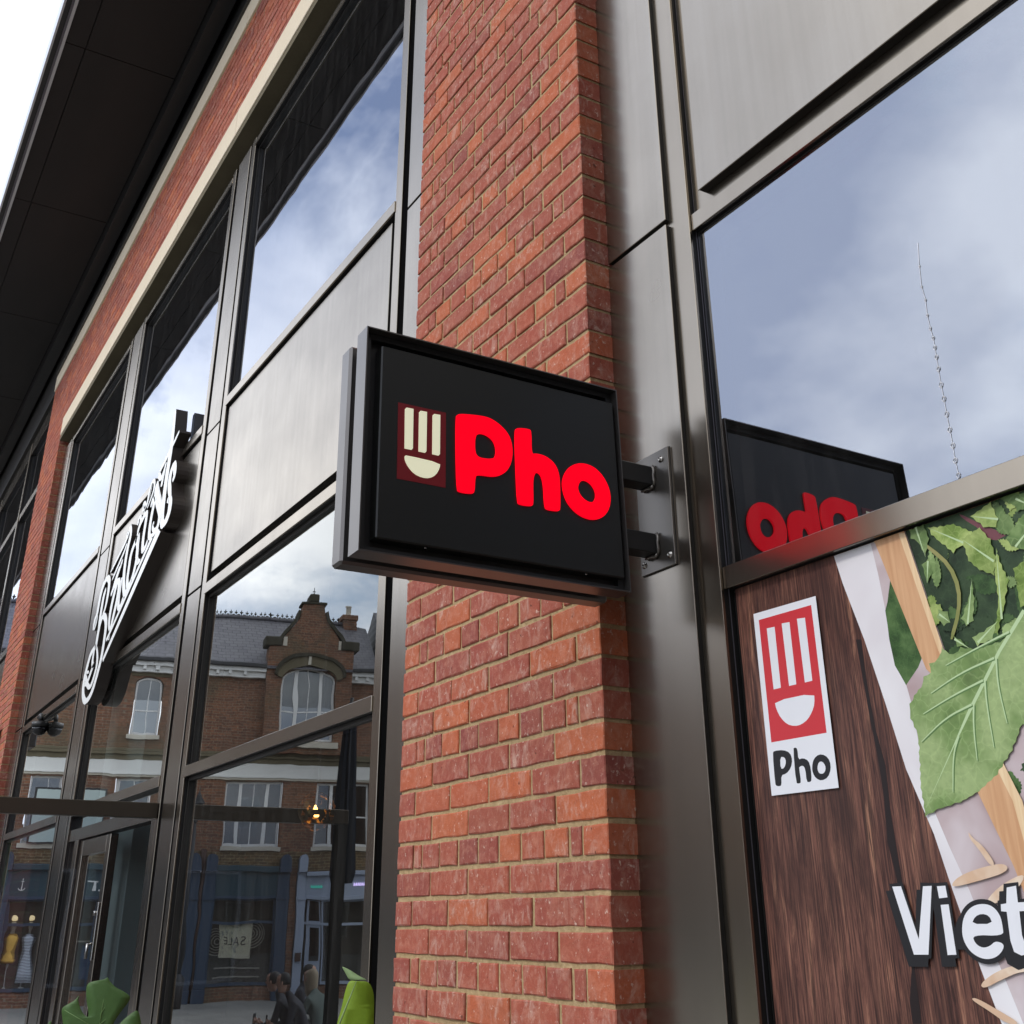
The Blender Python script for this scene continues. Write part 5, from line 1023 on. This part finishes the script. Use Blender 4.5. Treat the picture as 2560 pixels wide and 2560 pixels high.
# SALE poster hanging in the window, with ring decorations
def rings(sc, zc_, r0):
    m = MB()
    for i in range(5):
        r_ = r0 - i * .065; m.tube([(-sc + r_ * math.cos(t), .10, zc_ + r_ * math.sin(t)) for t in [R(12 * j) for j in range(31)]], .013, 5, cap=False)
    m.build('ring_decoration', M['sill'], OPP)
rings(.98, -.47, .33); rings(1.98, -.27, .33)
def pattern():
    m = mat('sale_paper', (.5, .5, .42), .7); v = coords(m, 'Object'); n = noise(m, v, 7, 3, .6, .8); K(m, ramp(m, n, [(.34, (.34, .40, .36)), (.44, (.86, .82, .58)), (.7, (.92, .88, .66))]), P(m).inputs['Base Color']); return m
sale = ob('sale_poster', (1.05, 1.98, .085, .09, -.86, -.02), pattern())
text_obj('lettering', 'SALE', .30, 1.515, -.44, .083, M['vlead'], ext=.002, sx=.95)
# clothes on stands in the left shop window
def dressform(sc, mt, h_, lab):
    m = MB(); m.lathe([(.05, -1.5), (.05, -1.45), (.015, -1.44), (.015, -.9)], (-sc, .16, 0), 10)
    o = m.build('dress_stand', M['vwhite'], OPP)
    m = MB(); m.lathe([(.19, -1.35 + h_), (.17, -1.1 + h_ * .4), (.12, -.62), (.15, -.42), (.17, -.30), (.10, -.22), (.05, -.20)], (-sc, .16, 0), 14); m.build('garment', mt, o)
    m = MB(); m.lathe([(.04, -.2), (.035, -.12), (.06, -.05), (.065, .02), (.04, .08)], (-sc, .16, 0), 12); m.build('head', M['sill'], o)
    m = MB(); m.lathe([(.02, .10), (.08, .13), (.08, .20), (.03, .24)], (-sc, .16, 0), 12); m.build('bulb', mat('shop_spot', (1, .8, .5), emit=(1, .78, .42), es=1.0), o)
def stripes():
    m = mat('striped_cloth', (.6, .6, .62), .8); v = coords(m, 'Object'); wv = N(m, 'ShaderNodeTexWave'); wv.bands_direction = 'Z'; wv.inputs['Scale'].default_value = 9; K(m, v, wv.inputs[0]); K(m, ramp(m, wv.outputs['Fac'], [(.45, (.10, .13, .18)), (.55, (.60, .62, .66))]), P(m).inputs['Base Color']); return m
dressform(-4.28, mat('yellow_cloth', (.62, .36, .06), .8), .55, ''); dressform(-3.82, stripes(), 0.0, '')
ob('shelf', (-3.4, -.4, .15, .28, -.42, -.38), M['sill']); ob('stock', (-3.3, -2.7, .16, .26, -.37, -.10), mat('orange_boxes', (.35, .13, .04), .8)); ob('stock', (-2.5, -2.2, .16, .26, -1.3, -.5), mat('blue_stock', (.03, .09, .22), .8)); ob('shelf', (1.0, 2.3, .15, .28, -1.12, -1.09), M['sill']); ob('shelf', (1.0, 2.3, .15, .28, -1.35, -1.32), M['sill'])
# framed board on the wall between the first-floor windows
bd = ob('framed_board', (-4.26, -2.42, -.16, -.10, 2.0, 3.44), M['vlead']); ob('board_face', (-4.20, -2.47, -.17, -.1601, 2.03, 3.39), mat('pale_board', (.42, .50, .48), .5), bd)
m = MB(); m.tube([(3.42, -.175, 3.2), (3.30, -.175, 3.0), (3.05, -.175, 2.85)], .016, 6); m.tube([(3.42, -.175, 3.25), (3.42, -.175, 2.6), (3.2, -.175, 2.35)], .014, 6); m.tube([(3.62, -.175, 3.05), (3.42, -.175, 2.9), (3.25, -.175, 2.7)], .014, 6); m.build('board_mark', M['vlead'], bd)

# neighbours closing the square
def neighbour(name, s0, s1, ht, w0, label, roofm='slate', bay=3.0):
    e = empty(name, (PR.x, PR.y, 0), (0, 0, ANG)); tag(e, label, 'building')
    global OPP; keep = OPP; OPP = e
    hs = []; x = s0 + .9
    while x + 1.1 < s1:
        for z in (2.0, 4.9):
            if z + 1.6 < ht - .4: hs.append((x, x + 1.05, z, z + 1.65))
        x += bay
    wall('front_wall', s0, s1, .9, ht, w0, hs, M['vb'])
    for a, b, c, d in hs: sash(a + .01, b - .01, c, d, w0 + .10); ob('sill', (a - .06, b + .06, w0 - .08, w0 + .1, c - .12, c - .005), M['sill'])
    ob('shopfront', (s0, s1, w0 - .1, w0 + .3, GZ, .899), M['navy2']); ob('side_wall', (s0, s0 + .02, w0 + .02, w0 + 8, GZ, ht), M['vb']); ob('side_wall', (s1 - .02, s1, w0 + .02, w0 + 8, GZ, ht), M['vb'])
    x = s0 + .4
    while x + 2.2 < s1: ob('shop_window', (x, x + 2.1, w0 - .12, w0 - .101, -1.5, .45), M['glass_plain']); x += 2.6
    ob('eaves_board', (s0, s1, w0 - .25, w0 + .02, ht - .25, ht), M['vwhite'])
    m = MB(); m.v = [(-s0, w0 - .3, ht), (-s1, w0 - .3, ht), (-s1, w0 + 3, ht + 2), (-s0, w0 + 3, ht + 2), (-s0, w0 + 6.5, ht), (-s1, w0 + 6.5, ht)]; m.face((0, 1, 2, 3)); m.face((3, 2, 5, 4)); m.face((0, 3, 4)); m.face((1, 5, 2)); m.build('slate_roof', M['slate'], e)
    OPP = keep
neighbour('brick_house', 5.6, 19.0, 7.9, .4, 'lower brick house row to one side of the gabled terrace across the square')
neighbour('corner_house', 19.3, 40.0, 8.8, -2.0, 'taller plain brick row farthest along the square from the gabled terrace')
neighbour('end_house', -28.0, -12.7, 7.2, .6, 'plain brick row beyond the blue shopfront end of the gabled terrace')

# unseen brick block, added to darken right-facing brick and metal, to the right of the camera
ew = empty('added_shade_block', (13.0, -2.0, GZ)); tag(ew, 'unseen plain tall brick block added to darken the faces turned towards it', 'building')
def wbox(n_, b, mt): m = MB(); m.box(*b); return m.build(n_, mt, ew)
wbox('added_block_wall', (0, 8, -14, 6, 0, 10.5), M['vb']); wbox('coping', (-.1, 8.1, -14.1, 6.1, 10.501, 10.7), M['vstone'])
for zz in (1.0, 4.2, 7.3):
    for k in range(6):
        f_ = MB(); y0 = -13 + k * 3.1; f_.box(-.06, -.002, y0, y0 + .06, zz, zz + 1.9); f_.box(-.06, -.002, y0 + 1.34, y0 + 1.4, zz, zz + 1.9); f_.box(-.06, -.002, y0 + .061, y0 + 1.339, zz, zz + .06); f_.box(-.06, -.002, y0 + .061, y0 + 1.339, zz + 1.84, zz + 1.9)
        wf = f_.build('window', M['vwhite'], ew); p = MB(); p.v = [(-.02, y0 + .05, zz + .05), (-.02, y0 + 1.35, zz + .05), (-.02, y0 + 1.35, zz + 1.85), (-.02, y0 + .05, zz + 1.85)]; p.face((0, 1, 2, 3)); p.build('pane', M['glass_plain'], wf, fix=False)  # windows of the added unseen block

# street lantern on a wall bracket / post near the terrace
ll = empty('street_lantern', tuple(LANT), (0, 0, ANG)); tag(ll, 'black heritage street lantern on a tall post in front of the blue shopfront', 'street lamp')
m = MB(); zt = 0; m.lathe([(.16, .0), (.17, .03), (.06, .20), (.07, .22), (.03, .26), (.035, .29), (.012, .31), (.012, .38), (.004, .44)], (0, 0, 0), 6); m.build('roof', M['vlead'], ll)
m = MB(); m.lathe([(.09, -.42), (.15, -.01)], (0, 0, 0), 6); m.build('lantern_glass', M['glass_plain'], ll)
m = MB(); m.lathe([(.03, -.50), (.09, -.43)], (0, 0, 0), 8); m.tube([(0, 0, -.5), (0, 0, GZ - LANT[2])], .045, 8); m.lathe([(.12, GZ - LANT[2]), (.12, GZ - LANT[2] + .7), (.06, GZ - LANT[2] + .8)], (0, 0, 0), 10); m.build('post', M['vlead'], ll)

# closed parasol in the square
pa = empty('closed_parasol', (PARA[0], PARA[1], GZ)); tag(pa, 'closed navy parasol standing in the square, seen mirrored beside the pier', 'parasol')
HT = PARA[2] - GZ
M['navy_cloth'] = mat('navy_canvas', (.012, .016, .028), .8)
m = MB(); prof = [(.03, HT), (.07, HT - .05), (.10, HT - .5), (.13, HT - 1.2), (.15, HT - 1.9), (.12, HT - 2.0)]
nn = 20
for i, (r_, z_) in enumerate(prof):
    for k in range(nn):
        t = 2 * math.pi * k / nn; q = r_ * (1.0 if k % 2 else .68); m.v.append((q * math.cos(t), q * math.sin(t), z_))
for i in range(len(prof) - 1):
    for k in range(nn): m.face((i * nn + k, i * nn + (k + 1) % nn, (i + 1) * nn + (k + 1) % nn, (i + 1) * nn + k))
m.build('canopy', M['navy_cloth'], pa); m = MB(); m.tube([(0, 0, 0), (0, 0, HT + .06)], .024, 10); m.build('pole', M['vlead'], pa); m = MB(); m.lathe([(.3, 0), (.3, .06), (.05, .08)], (0, 0, 0), 20); m.build('base', M['vlead'], pa)

# ================================================================== people sitting in the square
def person(loc, heading, label, top, legs, hair, skin, longhair=False, lean=.25, phone=True, scale=1.0):
    e = empty('person', loc, (0, 0, heading)); e.scale = (scale,) * 3; tag(e, label, 'person', None)
    def skinned(name, verts, edges, mt, sub=2, root=0):
        me = bpy.data.meshes.new(name); me.from_pydata([v[:3] for v in verts], edges, []); o = link(name, me, mt, e)
        sk_ = o.modifiers.new('skin', 'SKIN'); sk_.use_smooth_shade = True; sv = me.skin_vertices[0].data
        for i, v in enumerate(verts): sv[i].radius = (v[3], v[4] if len(v) > 4 else v[3]); sv[i].use_root = (i == root)
        sb = o.modifiers.new('sub', 'SUBSURF'); sb.levels = 1; sb.render_levels = sub; return o
    L = lean; y = lambda z: -(z - .47) * L
    # facing -y; seat at z .46
    V = [(0, .02, .52, .15, .12), (0, y(.72), .72, .13, .10), (0, y(.98), .98, .145, .10), (0, y(1.12) - .03, 1.12, .055, .055), (0, y(1.20) - .05, 1.19, .05, .05)]
    E_ = [(0, 1), (1, 2), (2, 3), (3, 4)]
    for s_ in (-1, 1):
        b = len(V); V += [(s_ * .17, y(1.02), 1.03, .06), (s_ * .22, y(.98) - .08, .78, .045), (s_ * .10, y(.9) - .26, .74, .034), (s_ * .045, y(.9) - .33, .78, .026)]; E_ += [(2, b), (b, b + 1), (b + 1, b + 2), (b + 2, b + 3)]
        b = len(V); V += [(s_ * .10, -.02, .50, .095), (s_ * .13, -.42, .50, .07), (s_ * .13, -.46, .28, .055), (s_ * .13, -.44, .08, .04), (s_ * .14, -.56, .04, .04, .03)]; E_ += [(0, b), (b, b + 1), (b + 1, b + 2), (b + 2, b + 3), (b + 3, b + 4)]
    body = skinned('body', V, E_, top)
    # legs clothing as a shell over the same skeleton
    LV = [(0, .03, .50, .165, .13)]; LE = []
    for s_ in (-1, 1): b = len(LV); LV += [(s_ * .10, -.02, .50, .105), (s_ * .13, -.42, .505, .080), (s_ * .13, -.465, .28, .066), (s_ * .13, -.445, .10, .056)]; LE += [(0, b), (b, b + 1), (b + 1, b + 2), (b + 2, b + 3)]
    skinned('trousers', LV, LE, legs)
    hy = y(1.26) - .09
    m = MB(); m.lathe([(.01, -.125), (.045, -.115), (.062, -.07), (.074, -.01), (.078, .04), (.066, .085), (.03, .112), (.004, .118)], (0, hy, 1.29), 14); o = m.build('head', skin, e)
    m = MB(); m.lathe([(.010, -.01), (.014, .0), (.006, .03)], (0, hy - .078, 1.275), 6); m.build('nose', skin, e)
    for s_ in (-1, 1):
        m = MB(); m.lathe([(.004, -.03), (.014, -.02), (.016, .01), (.006, .03)], (s_ * .078, hy + .01, 1.285), 8); m.build('ear', skin, e)
        m = MB(); m.lathe([(.004, -.006), (.009, 0), (.004, .006)], (s_ * .028, hy - .068, 1.30), 6); m.build('eye', M['vlead'], e)
    m = MB(); m.box(-.02, .02, hy - .072, hy - .060, 1.222, 1.228); m.build('mouth', mat('lip', (.25, .08, .07)), e)
    hp = [(.082, -.02), (.088, .03), (.082, .075), (.055, .115), (.02, .132), (.002, .135)] if not longhair else [(.055, -.24), (.085, -.16), (.090, -.05), (.090, .04), (.080, .085), (.05, .12), (.004, .136)]
    m = MB(); m.lathe(hp, (0, hy + (.045 if longhair else .030), 1.29), 14); m.build('hair', hair, e)
    for s_ in (-1, 1):   # hands closed round the phone
        wx, wy, wz = s_ * .045, y(.9) - .33, .78; HV = [(wx, wy, wz, .022), (wx - s_ * .006, wy - .05, wz + .02, .028, .014)]; HE = [(0, 1)]
        for f_ in range(4): b = len(HV); fx = (f_ - 1.5) * .016; HV += [(wx - s_ * .01 + fx * .4, wy - .085 - .004 * f_, wz + .035 + fx, .0085), (wx - s_ * .03, wy - .10 + .002 * f_, wz + .05 + fx, .0075)]; HE += [(1, b), (b, b + 1)]
        b = len(HV); HV += [(wx + s_ * .012, wy - .05, wz + .045, .009), (wx - s_ * .005, wy - .07, wz + .065, .008)]; HE += [(1, b), (b, b + 1)]
        skinned('hand', HV, HE, skin, 1)
        m = MB(); m.box(s_ * .14 - .045, s_ * .14 + .045, -.66, -.40, 0, .07, ch=.02); m.build('shoe', M['vlead'], e)
    if phone: 
        ph = MB(); ph.box(-.036, .036, y(.9) - .435, y(.9) - .425, .76, .90, ch=.003); o = ph.build('phone', M['vlead'], e)
    return e
sk = mat('skin', (.50, .28, .20), .5); dh = mat('dark_hair', (.015, .012, .010), .6); bh = mat('fair_hair', (.36, .28, .18), .6)
black_c = mat('black_cloth', (.03, .03, .038), .85); jean = mat('blue_denim', (.20, .27, .36), .9); grey_c = mat('grey_green_cloth', (.12, .15, .13), .85); dark_l = mat('dark_trousers', (.03, .03, .035), .85)
PL_ = [(PEO[0], 'person in dark top and jeans looking down at a phone, nearest the blue shopfront', black_c, dark_l, dh, False), (PEO[1], 'dark-haired person in black top and pale jeans holding a phone between two others', black_c, jean, dh, False),
       (PEO[2], 'person with long fair hair and grey-green top seated behind the phone holder', grey_c, jean, bh, True), (PEO[3], 'person in a dark jacket seated with back turned beside the pale blue door', black_c, dark_l, dh, False)]
for i, (pp, lab, tp, lg, hr, lh) in enumerate(PL_): person((pp[0], pp[1], GZ), pp[2], lab, tp, lg, hr, sk, lh, lean=(.35, .45, .30, .2)[i])
bn = empty('stone_bench', (BEN[0], BEN[1], GZ), (0, 0, BEN[2])); tag(bn, 'long low stone bench under the people seated in the square', 'bench')
m = MB(); m.box(-1.3, 1.3, -.25, .28, .36, .455, ch=.01); m.build('seat', M['sill'], bn)
for s_ in (-1, 1): m = MB(); m.box(s_ * 1.0 - .15, s_ * 1.0 + .15, -.2, .22, 0, .359); m.build('leg', M['sill'], bn)

# ------------------------------------------------------------------ render
scene.render.engine = 'CYCLES'
cy = scene.cycles
cy.max_bounces = 10; cy.glossy_bounces = 6; cy.transparent_max_bounces = 16; cy.diffuse_bounces = 3; cy.transmission_bounces = 6
cy.caustics_reflective = False; cy.caustics_refractive = False
cy.sample_clamp_indirect = 6.0
